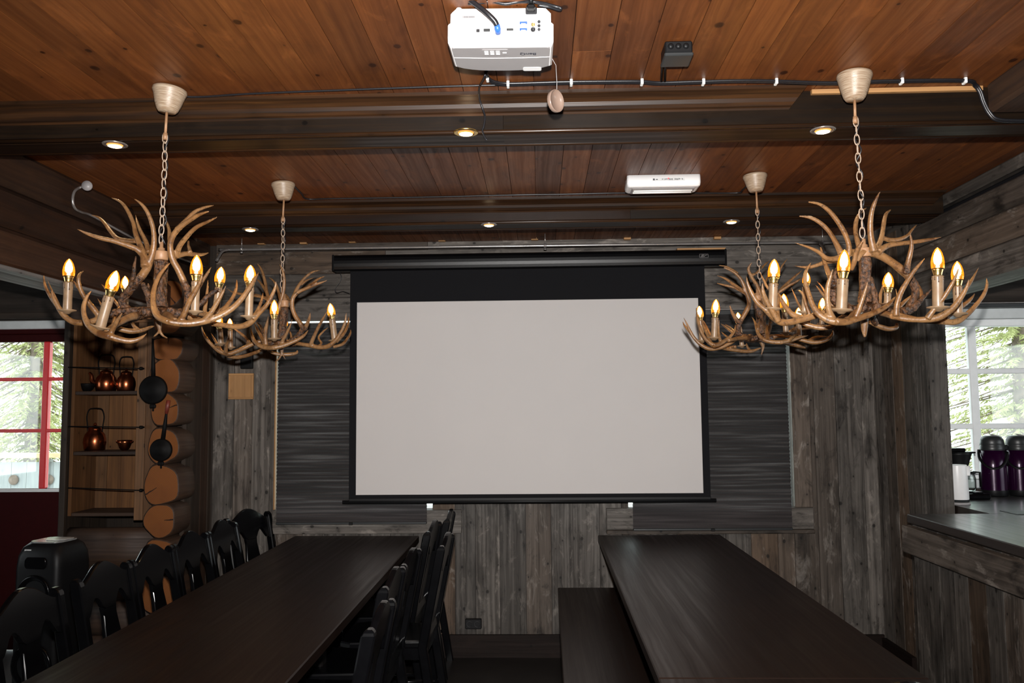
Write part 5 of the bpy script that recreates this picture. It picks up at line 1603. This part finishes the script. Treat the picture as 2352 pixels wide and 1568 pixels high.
# --- front right
chandelier('antler chandelier at the front right, before the bar and the kitchen window', 2.62, (1700, 430), 4,
    ((1963, 172), (1963, 230), (1964, 268)), [(1965, 268), (1970, 350), (1977, 450), (1981, 545)],
    ((1140, 560), (1145, 640), (1150, 1060), 60), (1160, 1120, 215, 80),
    [[(1140, 1200, 40), (1142, 1260, 34), (1142, 1320, 26), (1145, 1378, 12)]],
    [
     [(a, (-.16, -.22), [(655, 686, 5), (605, 770, 18), (598, 870, 22), (630, 980, 25), (665, 1080, 28), (720, 1160, 33), (800, 1215, 36), (880, 1235, 38)]),
      (a, (-.22, -.16), [(880, 1235, 38), (980, 1235, 36), (1080, 1205, 33), (1200, 1165, 30), (1300, 1120, 27), (1370, 1070, 21), (1432, 998, 5)]),
      (a, (-.21, -.25), [(850, 1210, 36), (815, 1130, 30), (800, 1020, 28), (808, 900, 24), (830, 820, 16), (852, 745, 5)]),
      (a, (-.2, -.24), [(1060, 1195, 34), (1095, 1110, 26), (1130, 1010, 22), (1155, 930, 15), (1176, 855, 5)]),
      (b0, (0, -.2), [(1120, 1120, 48), (1060, 1160, 40), (1000, 1220, 34)])],
     [(b0, (-.02, -.14), [(1240, 1120, 46), (1330, 1160, 34), (1400, 1185, 30)]),
      (a, (-.14, -.20), [(1400, 1185, 30), (1500, 1205, 30), (1620, 1215, 31), (1740, 1212, 34), (1850, 1180, 36), (1950, 1110, 31), (2030, 1010, 26), (2080, 920, 19), (2102, 840, 5)]),
      (a, (-.15, -.18), [(1435, 1180, 32), (1440, 1080, 28), (1480, 960, 27), (1550, 840, 24), (1620, 740, 18), (1705, 640, 4)]),
      (a, (-.18, -.24), [(1720, 1205, 34), (1790, 1110, 27), (1870, 1010, 25), (1940, 900, 21), (1980, 820, 14), (2008, 740, 4)]),
      (a, (-.18, -.1), [(1990, 1070, 24), (2060, 960, 20), (2130, 850, 16), (2192, 738, 4)])],
     [(b0, (.02, 0), [(1300, 1120, 44), (1500, 1190, 34), (1700, 1225, 28)]),
      (a, (0, .02), [(1700, 1225, 28), (1850, 1235, 30), (1980, 1235, 34), (2070, 1180, 30), (2160, 1090, 26), (2235, 990, 21), (2268, 900, 17), (2262, 833, 6)]),
      (a, (.0, .06), [(1880, 1200, 28), (1980, 1130, 28), (2070, 1070, 24), (2125, 1020, 18), (2155, 975, 7)]),
      (b, (.03, .05), [(1480, 1150, 52), (1580, 1110, 44), (1650, 1040, 32), (1710, 985, 18), (1762, 930, 6)])],
     [(b0, (0, -.02), [(1040, 1120, 48), (860, 1130, 38), (720, 1170, 34)]),
      (a, (-.02, -.05), [(720, 1170, 34), (600, 1205, 36), (480, 1235, 36), (380, 1240, 38), (310, 1200, 34), (240, 1130, 30), (160, 1060, 26), (100, 960, 22), (68, 880, 16), (58, 812, 5)]),
      (a, (-.04, -.08), [(350, 1235, 34), (300, 1140, 30), (245, 1050, 26), (210, 960, 22), (205, 878, 6)]),
      (a, (-.04, -.02), [(345, 1225, 32), (340, 1120, 26), (350, 1040, 20), (355, 972, 7)]),
      (a, (-.02, .06), [(560, 1200, 34), (470, 1160, 30), (400, 1070, 24), (350, 990, 20), (260, 930, 17), (215, 850, 13), (175, 768, 4)])],
     [(b0, (.03, .12), [(1040, 1160, 44), (920, 1210, 34), (840, 1280, 28)]),
      (a, (.12, .16), [(840, 1280, 28), (740, 1290, 30), (620, 1265, 28), (520, 1225, 20), (450, 1170, 8)]),
      (a, (.14, .2), [(640, 1240, 22), (570, 1130, 18), (520, 1040, 15), (470, 922, 4)]),
      (a, (.12, .14), [(640, 1180, 24), (600, 1060, 22), (575, 980, 18), (530, 942, 8)]),
      (a, (.1, .14), [(870, 1100, 24), (790, 1020, 20), (735, 950, 14), (690, 892, 5)]),
      (a, (.12, .18), [(830, 1060, 20), (780, 960, 16), (745, 905, 10), (704, 862, 4)]),
      (b, (.05, .1), [(1000, 1120, 40), (930, 1120, 32), (870, 1100, 24)])],
     [(b, (.02, .1), [(1200, 1160, 40), (1220, 1210, 34), (1250, 1250, 28)]),
      (a, (.12, .22), [(1190, 1235, 24), (1270, 1275, 28), (1360, 1300, 29), (1430, 1290, 26), (1440, 1255, 18)]),
      (a, (.16, .2), [(1280, 1180, 30), (1283, 1080, 24), (1290, 980, 20), (1320, 880, 8)]),
      (a, (.2, .22), [(1470, 1130, 22), (1450, 1040, 14), (1430, 930, 5)]),
      (a, (.16, .2), [(1440, 1120, 28), (1510, 1050, 22), (1592, 980, 8)]),
      (a, (.1, .16), [(1600, 1130, 20), (1650, 1050, 20), (1665, 960, 17), (1620, 862, 7)]),
      (b, (.1, .16), [(1260, 1140, 40), (1350, 1130, 34), (1440, 1130, 28)])],
     [(b, (.02, .0), [(1000, 1100, 42), (870, 1030, 44), (850, 920, 42), (880, 800, 42), (930, 720, 40)]),
      (a, (.0, .02), [(930, 720, 42), (960, 650, 44), (1000, 605, 42), (1080, 600, 38), (1130, 600, 34)]),
      (a, (.0, .06), [(930, 610, 38), (880, 510, 28), (820, 410, 25), (740, 330, 23), (650, 280, 20), (538, 264, 9)]),
      (a, (.0, -.06), [(995, 630, 34), (1000, 540, 28), (965, 430, 28), (900, 320, 27), (820, 220, 24), (730, 155, 18), (625, 134, 9)]),
      (a, (-.02, -.1), [(950, 640, 40), (860, 660, 30), (790, 650, 26), (730, 600, 22), (640, 555, 17), (498, 508, 5)]),
      (a, (-.0, .08), [(920, 660, 36), (800, 680, 30), (720, 710, 22), (620, 735, 17), (487, 720, 5)]),
      (b1, (.0, -.06), [(740, 550, 11), (760, 640, 18), (795, 740, 24), (830, 830, 30), (860, 920, 34)]),
      (a, (-.04, -.1), [(1020, 760, 22), (1045, 690, 28), (1065, 600, 26), (1095, 540, 20), (1135, 480, 6)]),
      (a, (-.0, .08), [(1110, 600, 32), (1080, 500, 28), (1060, 400, 26), (1070, 300, 24), (1110, 230, 18), (1162, 188, 6)])],
     [(b, (.04, .02), [(1540, 1110, 36), (1600, 1000, 40), (1600, 900, 44), (1540, 810, 46)]),
      (a, (.02, -.02), [(1540, 810, 46), (1450, 730, 44), (1350, 660, 44), (1250, 610, 48), (1160, 595, 44), (1110, 610, 34), (1080, 680, 16)]),
      (a, (-.02, -.06), [(1230, 590, 42), (1205, 480, 34), (1195, 350, 30), (1210, 220, 26), (1245, 120, 20), (1288, 34, 6)]),
      (a, (.0, .08), [(1250, 570, 36), (1290, 490, 30), (1310, 400, 26), (1325, 300, 24), (1345, 240, 20), (1385, 206, 9)]),
      (a, (.04, .12), [(1300, 460, 26), (1380, 485, 26), (1470, 475, 23), (1540, 440, 19), (1580, 390, 14), (1622, 344, 5)]),
      (a, (-.02, .04), [(1270, 590, 38), (1360, 535, 30), (1480, 515, 26), (1620, 500, 24), (1740, 480, 18), (1852, 457, 6)]),
      (b1, (-.04, .0), [(1560, 420, 7), (1575, 510, 20), (1565, 600, 26), (1540, 700, 32), (1530, 790, 40)])],
     [(b, (.02, .02), [(1230, 1110, 44), (1235, 1020, 44), (1215, 920, 32), (1200, 820, 16)]),
      (b, (-.03, .0), [(1130, 1100, 40), (1130, 1000, 34), (1120, 900, 24)])],
    ],
    [(930, 1132, 945, 848, 590, -.2, 46), (1820, 1110, 1816, 818, 570, -.19, 46), (2003, 1165, 1998, 912, 680, -.02, 40), (298, 1120, 306, 888, 660, -.04, 40), (592, 1150, 605, 920, 772, .16, 34), (1352, 1080, 1356, 972, 765, .2, 34)])
# --- rear left
chandelier('antler chandelier at the rear left, before the left blind', 3.77, (440, 590), 6,
    ((650, 420), (652, 459), (650, 498)), [(650, 498), (650, 560), (648, 630), (648, 680), (650, 690)],
    ((1282, 600), (1285, 690), (1240, 1130), 56), (1240, 1195, 205, 75),
    [[(1235, 1240, 36), (1245, 1300, 24), (1235, 1350, 17), (1205, 1400, 14), (1158, 1440, 6)], [(1250, 1320, 15), (1270, 1370, 10), (1295, 1412, 5)]],
    [
     [(a, (-.18, -.22), [(815, 960, 6), (828, 1060, 22), (860, 1150, 30), (930, 1215, 36), (1030, 1250, 38), (1140, 1248, 38)]),
      (a, (-.22, -.16), [(1140, 1248, 38), (1250, 1225, 36), (1370, 1180, 32), (1480, 1130, 28), (1560, 1070, 22), (1612, 1000, 6)]),
      (a, (-.2, -.24), [(1030, 1225, 38), (1015, 1110, 30), (1025, 990, 28), (1045, 890, 20), (1058, 805, 6)]),
      (a, (-.2, -.24), [(1230, 1200, 34), (1280, 1110, 26), (1330, 1010, 22), (1365, 930, 14), (1390, 852, 5)]),
      (a, (-.2, -.1), [(1000, 1180, 30), (950, 1080, 28), (905, 1000, 22), (870, 920, 9)]),
      (b0, (0, -.2), [(1190, 1190, 46), (1150, 1220, 38), (1120, 1245, 34)])],
     [(b0, (0, -.05), [(1320, 1180, 42), (1440, 1190, 34), (1540, 1205, 34)]),
      (a, (-.05, -.1), [(1540, 1205, 34), (1660, 1225, 36), (1780, 1245, 36), (1890, 1225, 38), (1980, 1150, 34), (2050, 1050, 28), (2100, 950, 24), (2125, 850, 18), (2132, 765, 6)]),
      (a, (-.06, -.12), [(1640, 1215, 34), (1680, 1110, 30), (1740, 980, 27), (1800, 870, 22), (1840, 800, 14), (1885, 720, 4)]),
      (a, (-.06, .02), [(1990, 1170, 30), (2090, 1070, 26), (2140, 980, 24), (2165, 890, 18), (2160, 812, 6)]),
      (a, (-.04, .06), [(1950, 1240, 26), (2080, 1200, 26), (2150, 1120, 24), (2190, 1050, 18), (2192, 996, 7)]),
      (a, (.02, .1), [(1740, 1230, 20), (1790, 1190, 20), (1750, 1110, 18), (1810, 1030, 17), (1888, 968, 5)])],
     [(b0, (0, -.02), [(1120, 1190, 44), (980, 1160, 36), (860, 1190, 34)]),
      (a, (-.02, -.06), [(860, 1190, 34), (740, 1245, 36), (620, 1300, 36), (500, 1335, 36), (390, 1300, 36), (290, 1220, 30), (210, 1130, 26), (160, 1040, 19), (138, 950, 7)]),
      (a, (-.05, -.1), [(470, 1325, 34), (480, 1220, 28), (505, 1130, 22), (520, 1060, 8)]),
      (a, (-.03, .03), [(380, 1260, 26), (340, 1180, 22), (300, 1110, 17), (268, 1045, 6)])],
     [(a, (.08, .16), [(960, 1285, 24), (860, 1325, 30), (740, 1365, 32), (620, 1382, 32), (500, 1365, 28), (420, 1300, 22), (380, 1200, 14)]),
      (b, (.0, .08), [(1140, 1210, 38), (1050, 1250, 32), (960, 1285, 26)]),
      (a, (.1, .12), [(800, 1190, 24), (740, 1110, 26), (660, 1040, 22), (580, 990, 7)]),
      (a, (.08, .1), [(800, 1160, 30), (770, 1190, 28), (860, 1220, 26)]),
      (b, (.1, .05), [(900, 900, 14), (950, 960, 24), (990, 1040, 26), (1020, 1130, 30)])],
     [(a, (.14, .2), [(1060, 1290, 20), (1150, 1330, 28), (1260, 1345, 30), (1370, 1340, 30), (1450, 1320, 24), (1455, 1290, 14)]),
      (b, (.04, .14), [(1200, 1220, 36), (1130, 1260, 28), (1060, 1290, 20)]),
      (a, (.18, .2), [(1420, 1200, 20), (1380, 1120, 20), (1365, 1050, 17), (1335, 1000, 7)])],
     [(b, (.02, .0), [(1320, 1180, 40), (1430, 1120, 42), (1520, 1020, 44), (1540, 940, 44)]),
      (a, (.0, -.02), [(1520, 950, 42), (1460, 860, 38), (1405, 760, 36), (1385, 650, 35), (1400, 560, 34), (1460, 490, 32), (1560, 440, 28), (1680, 390, 24), (1790, 350, 17), (1872, 320, 7)]),
      (a, (.0, .06), [(1400, 560, 32), (1440, 460, 30), (1500, 360, 26), (1580, 270, 23), (1670, 205, 18), (1768, 184, 7)]),
      (a, (.03, .08), [(1510, 380, 22), (1590, 320, 17), (1692, 284, 5)]),
      (a, (.0, -.06), [(1590, 420, 24), (1680, 350, 22), (1760, 295, 18), (1838, 264, 6)]),
      (b1, (-.04, .0), [(1636, 762, 6), (1620, 850, 24), (1590, 930, 32), (1560, 1000, 38)])],
     [(b, (.03, .0), [(1180, 1150, 40), (1150, 1000, 36), (1170, 860, 34), (1200, 740, 34)]),
      (a, (.0, -.03), [(1200, 740, 34), (1220, 640, 34), (1250, 540, 32), (1272, 420, 29), (1275, 300, 26), (1255, 190, 20), (1212, 98, 6)]),
      (a, (.0, .06), [(1190, 700, 30), (1090, 610, 32), (1040, 500, 30), (1020, 380, 27), (990, 250, 24), (950, 150, 18), (903, 88, 6)]),
      (a, (.04, .12), [(1040, 500, 26), (980, 400, 22), (930, 330, 18), (880, 298, 6)]),
      (a, (.0, .1), [(1120, 640, 30), (1020, 570, 28), (900, 530, 27), (780, 520, 24), (640, 500, 20), (560, 480, 14), (478, 428, 5)]),
      (a, (.04, .1), [(1230, 600, 28), (1205, 500, 26), (1170, 390, 22), (1120, 320, 16), (1064, 280, 6)]),
      (a, (.06, .12), [(1350, 620, 22), (1320, 550, 24), (1260, 480, 10)])],
    ],
    [(1140, 1130, 1140, 862, 600, -.2, 43), (1975, 1150, 1938, 862, 635, -.05, 44), (405, 1200, 385, 1000, 745, -.06, 42), (540, 1250, 532, 1015, 838, .12, 34), (1290, 1180, 1290, 985, 835, .22, 34)])

# --- rear right
chandelier('antler chandelier at the rear right, partly hidden behind the front right one', 3.77, (1540, 580), 6,
    ((1734, 402), (1737, 440), (1739, 479)), [(1739, 479), (1741, 540), (1743, 600), (1745, 640), (1746, 655)],
    ((1195, 590), (1195, 665), (1250, 1120), 52), (1230, 1185, 205, 72),
    [[(1260, 1230, 34), (1275, 1300, 22), (1268, 1350, 15), (1250, 1412, 7)]],
    [
     [(a, (-.15, -.2), [(895, 985, 5), (882, 1080, 19), (820, 1160, 26), (740, 1220, 31), (660, 1265, 36), (590, 1275, 40)]),
      (a, (-.2, -.16), [(590, 1275, 38), (510, 1215, 30), (440, 1120, 26), (395, 1000, 24), (368, 880, 20), (355, 755, 8)]),
      (a, (-.18, -.22), [(690, 1230, 26), (665, 1130, 24), (660, 1030, 20), (672, 925, 7)]),
      (a, (-.18, -.1), [(560, 1230, 24), (500, 1110, 24), (460, 1020, 20), (430, 935, 8)]),
      (a, (-.16, -.12), [(800, 1175, 20), (740, 1130, 17), (700, 1088, 6)]),
      (b0, (0, -.18), [(1120, 1180, 44), (960, 1180, 34), (800, 1210, 28)])],
     [(b, (0, -.03), [(1130, 1170, 46), (1000, 1170, 44), (900, 1190, 38)]),
      (a, (-.03, -.02), [(900, 1190, 34), (780, 1270, 32), (660, 1315, 32), (540, 1325, 32), (430, 1275, 32), (330, 1180, 28), (270, 1080, 24), (220, 970, 14), (180, 895, 5)]),
      (a, (.0, .04), [(310, 1150, 26), (240, 1060, 22), (190, 1000, 17), (170, 950, 8)]),
      (a, (.0, .08), [(560, 1150, 20), (500, 1030, 20), (450, 930, 8)])],
     [(a, (.06, .16), [(680, 1310, 22), (780, 1330, 28), (900, 1345, 30), (1020, 1360, 30), (1130, 1355, 28), (1240, 1315, 14)]),
      (a, (.14, .15), [(1090, 1345, 26), (1060, 1300, 22), (1045, 1248, 12)]),
      (a, (.1, .2), [(870, 1120, 24), (800, 1060, 20), (740, 1010, 16), (690, 978, 6)]),
      (a, (.12, .2), [(880, 1090, 18), (820, 1030, 16), (750, 988, 6)]),
      (b, (.0, .1), [(1120, 1160, 40), (1000, 1150, 32), (870, 1120, 26)]),
      (a, (.05, .1), [(900, 1300, 26), (860, 1295, 22), (760, 1320, 22)])],
     [(a, (-.16, -.24), [(1118, 880, 6), (1160, 950, 17), (1185, 1040, 24), (1215, 1130, 28), (1290, 1200, 32), (1400, 1230, 34), (1520, 1235, 34)]),
      (a, (-.24, -.16), [(1520, 1235, 34), (1640, 1210, 34), (1760, 1175, 28), (1900, 1140, 8)]),
      (a, (-.18, -.24), [(1205, 1110, 26), (1215, 1000, 21), (1228, 930, 14), (1228, 860, 6)]),
      (a, (-.22, -.28), [(1640, 1205, 28), (1700, 1150, 24), (1760, 1110, 9)]),
      (a, (-.22, -.1), [(1340, 1215, 30), (1330, 1130, 26), (1325, 1060, 20), (1328, 985, 8)]),
      (b0, (0, -.2), [(1220, 1180, 46), (1280, 1200, 38), (1340, 1225, 32)])],
     [(b0, (0, -.04), [(1320, 1170, 44), (1500, 1150, 34), (1660, 1160, 30)]),
      (a, (-.04, -.08), [(1660, 1160, 30), (1800, 1200, 32), (1950, 1235, 34), (2080, 1225, 34), (2170, 1190, 28), (2230, 1130, 22), (2240, 1070, 10)]),
      (a, (-.04, -.04), [(1900, 1220, 30), (1990, 1170, 24), (2080, 1160, 18), (2180, 1155, 7)])],
     [(b, (0, .1), [(1340, 1200, 38), (1450, 1240, 30), (1560, 1250, 26)]),
      (a, (.1, .18), [(1560, 1250, 26), (1680, 1265, 32), (1780, 1290, 32), (1860, 1312, 14)]),
      (a, (.1, .1), [(1620, 1100, 30), (1700, 1050, 22), (1760, 1000, 8)]),
      (a, (.14, .2), [(1560, 1100, 26), (1760, 1060, 24), (1960, 1030, 20), (2050, 960, 7)])],
     [(b, (.02, .0), [(1120, 1180, 42), (960, 1130, 42), (935, 1030, 40), (970, 930, 42)]),
      (a, (.0, -.02), [(970, 930, 42), (1030, 830, 40), (1080, 730, 37), (1078, 640, 34), (1040, 540, 32), (1010, 450, 30), (960, 350, 26), (880, 275, 22), (800, 230, 17), (728, 207, 7)]),
      (a, (.0, .04), [(930, 290, 22), (850, 235, 20), (760, 190, 15), (662, 175, 6)]),
      (a, (.0, -.05), [(1050, 570, 32), (960, 500, 28), (860, 430, 26), (760, 360, 20), (638, 312, 6)]),
      (a, (.0, .05), [(1060, 580, 30), (980, 530, 26), (880, 480, 24), (760, 450, 20), (636, 420, 6)]),
      (b1, (-.03, .0), [(818, 725, 9), (845, 810, 22), (890, 890, 32), (940, 960, 38)])],
     [(b, (.04, .02), [(1300, 1150, 40), (1280, 1020, 36), (1290, 900, 34), (1290, 780, 34)]),
      (a, (.02, -.04), [(1290, 780, 34), (1275, 680, 34), (1240, 570, 32), (1190, 450, 30), (1120, 340, 28), (1075, 240, 24), (1090, 180, 18), (1128, 133, 6)]),
      (a, (-.02, .06), [(1110, 310, 24), (1180, 285, 22), (1250, 215, 20), (1310, 155, 15), (1372, 108, 6)])],
     [(b, (.06, .08), [(1340, 1130, 38), (1380, 960, 34), (1400, 800, 32), (1430, 660, 32)]),
      (a, (.08, .1), [(1430, 660, 32), (1480, 560, 30), (1580, 450, 27), (1690, 350, 22), (1760, 290, 16), (1818, 238, 6)]),
      (a, (.08, .06), [(1500, 540, 26), (1620, 460, 24), (1730, 400, 20), (1822, 342, 7)]),
      (a, (.1, .14), [(1440, 600, 24), (1450, 420, 24), (1500, 250, 22), (1560, 150, 16), (1612, 86, 5)]),
      (a, (.1, .14), [(1300, 420, 20), (1340, 330, 18), (1360, 250, 8)])],
    ],
    [(603, 1178, 616, 900, 652, -.17, 46), (435, 1215, 412, 935, 735, -.02, 38), (1592, 1112, 1575, 830, 580, -.22, 36), (1775, 1170, 1770, 980, 757, -.02, 36), (2085, 1000, 2090, 830, 617, .1, 34), (985, 1285, 950, 1010, 812, .2, 32)])

# ================================================================ outside
m = M(); m.box((-14, 5.6, -.6), (14, 26, -.5), tint=(.5, .5, .5, 1)); o = m.build('garden_ground', MT['ground']); tag(o, 'pale ground outside the windows', 'ground'); o['kind'] = 'structure'
def spruce(x, y, h, rad, label, n, seed, z0=-.5, droop=.25, sz=.10, gap=0):
    rr = random.Random(seed)
    t = thing('spruce_tree', label, 'tree', (x, y, z0), group='trees outside the windows')
    m = M(); m.tube([(x, y, z0), (x + .05, y, z0 + h * .5), (x, y, z0 + h)], [.13, .08, .01], 8); m.build('trunk', MT['bark'], t)
    m = M(); br = M()
    for i in range(n):
        f = rr.random() ** .9
        z = z0 + .25 + f * (h - .3)
        R_ = rad * (1 - f * .93) * rr.uniform(.65, 1.08)
        a = rr.random() * 2 * PI
        dv = Vector((math.cos(a), math.sin(a), 0))
        if rr.random() < .5: br.tube([(x, y, z + .05), (x + dv.x * R_ * .9, y + dv.y * R_ * .9, z - droop * R_ * .9)], [.012, .003], 4, cap=False)
        k = int(14 + R_ * 52)
        for j in range(k):
            s = (j + rr.random()) / k
            p = Vector((x, y, z)) + dv * R_ * s + Vector((0, 0, -droop * R_ * s * s))
            side = dv.cross(Vector((0, 0, 1))) * rr.choice((-1, 1))
            w = sz * (1.25 - s * .5) * rr.uniform(.6, 1.3)
            d = (dv * rr.uniform(.3, 1) + side * rr.uniform(.2, 1.1) + Vector((0, 0, -rr.uniform(.1, .9)))).normalized()
            wd = d.cross(Vector((rr.uniform(-1, 1), rr.uniform(-1, 1), rr.uniform(-1, 1)))).normalized() * w * .16
            tn = (rr.random(), 0, 0, 1); q = len(m.v)
            tip = p + d * w * 1.5
            m.v.extend([tuple(p - wd * .4), tuple(p + d * w * .6 - wd), tuple(tip), tuple(p + d * w * .6 + wd)])
            m.face((q, q + 1, q + 2, q + 3), [(0, 0)] * 4, tn)
    m.build('foliage', MT['leaf'], t); br.build('branches', MT['bark'], t)
spruce(5.9, 10.4, 7.0, 1.9, 'tall yellow-green spruce seen through the kitchen window', 680, 3, sz=.055)
spruce(4.15, 12.0, 6.0, 1.5, 'thin pale tree at the left edge of the kitchen window', 300, 5, sz=.05)
spruce(9.0, 14.0, 8.0, 2.2, 'spruce far behind the others right of the kitchen window', 260, 8, sz=.06)
spruce(-6.6, 10.6, 7.0, 1.9, 'spruce with hanging branches outside the red door, right of its mullion', 620, 4, sz=.055, droop=.5)
spruce(-10.3, 14.6, 7.5, 1.9, 'farther spruce outside the red door, left of its mullion', 300, 6, sz=.06, droop=.45)
FN = thing('garden_fence', 'pale grey board fence with a yellowish rail outside the red door', 'fence', (-5.8, 8.2, -.5))
m = M(); plank_wall(m, -9.5, -3.2, -.5, 1.02, lambda u, v, d: (u, 8.2 - d, v), .14, 'z'); m.build('boards', MT['greyfence'], FN)
m = M(); m.box((-9.5, 8.12, 1.065), (-3.2, 8.26, 1.11), la=0); m.build('rail', MT['railwood'], FN)
x = -9.4
while x < -3.2:
    m = M(); m.box((x, 8.16, -.5), (x + .09, 8.25, 1.045), la=2); m.build('post', MT['greyfence'], FN); x += 1.1
for z, xs in ((.825, (-5.62, -5.26, -6.1)),):
    for x in xs:
        m = M(); m.lathe([(.05, 0), (.05, .006), (.001, .006)], (x + .35, 8.19, z + .02), (0, -1, 0), 20); m.build('round_hole', MT['bark'], FN)

# ================================================================ light
w = bpy.data.worlds.new('overcast_sky'); scene.world = w; w.use_nodes = True
bg = w.node_tree.nodes['Background']; bg.inputs[0].default_value = (.90, .97, 1.0, 1); bg.inputs[1].default_value = 4.6
l = bpy.data.lights.new('camera_flash', 'SPOT'); l.energy = 860; l.color = (1, .975, .95); l.spot_size = math.radians(108); l.spot_blend = 1.0; l.shadow_soft_size = .022
fo = bpy.data.objects.new('camera_flash', l); COL.objects.link(fo); fo.location = (.01, -.02, 1.5 + .135)
fo.rotation_euler = (math.radians(90 + 11), 0, math.radians(-1.0))
scene.cycles.max_bounces = 7
scene.cycles.diffuse_bounces = 3
scene.cycles.glossy_bounces = 3
scene.cycles.transparent_max_bounces = 12
scene.cycles.caustics_reflective = False
scene.cycles.caustics_refractive = False
scene.cycles.sample_clamp_indirect = 3
scene.cycles.use_denoising = True
scene.view_settings.view_transform = 'Standard'
scene.view_settings.look = 'None'
scene.view_settings.exposure = 0
scene.view_settings.gamma = 1
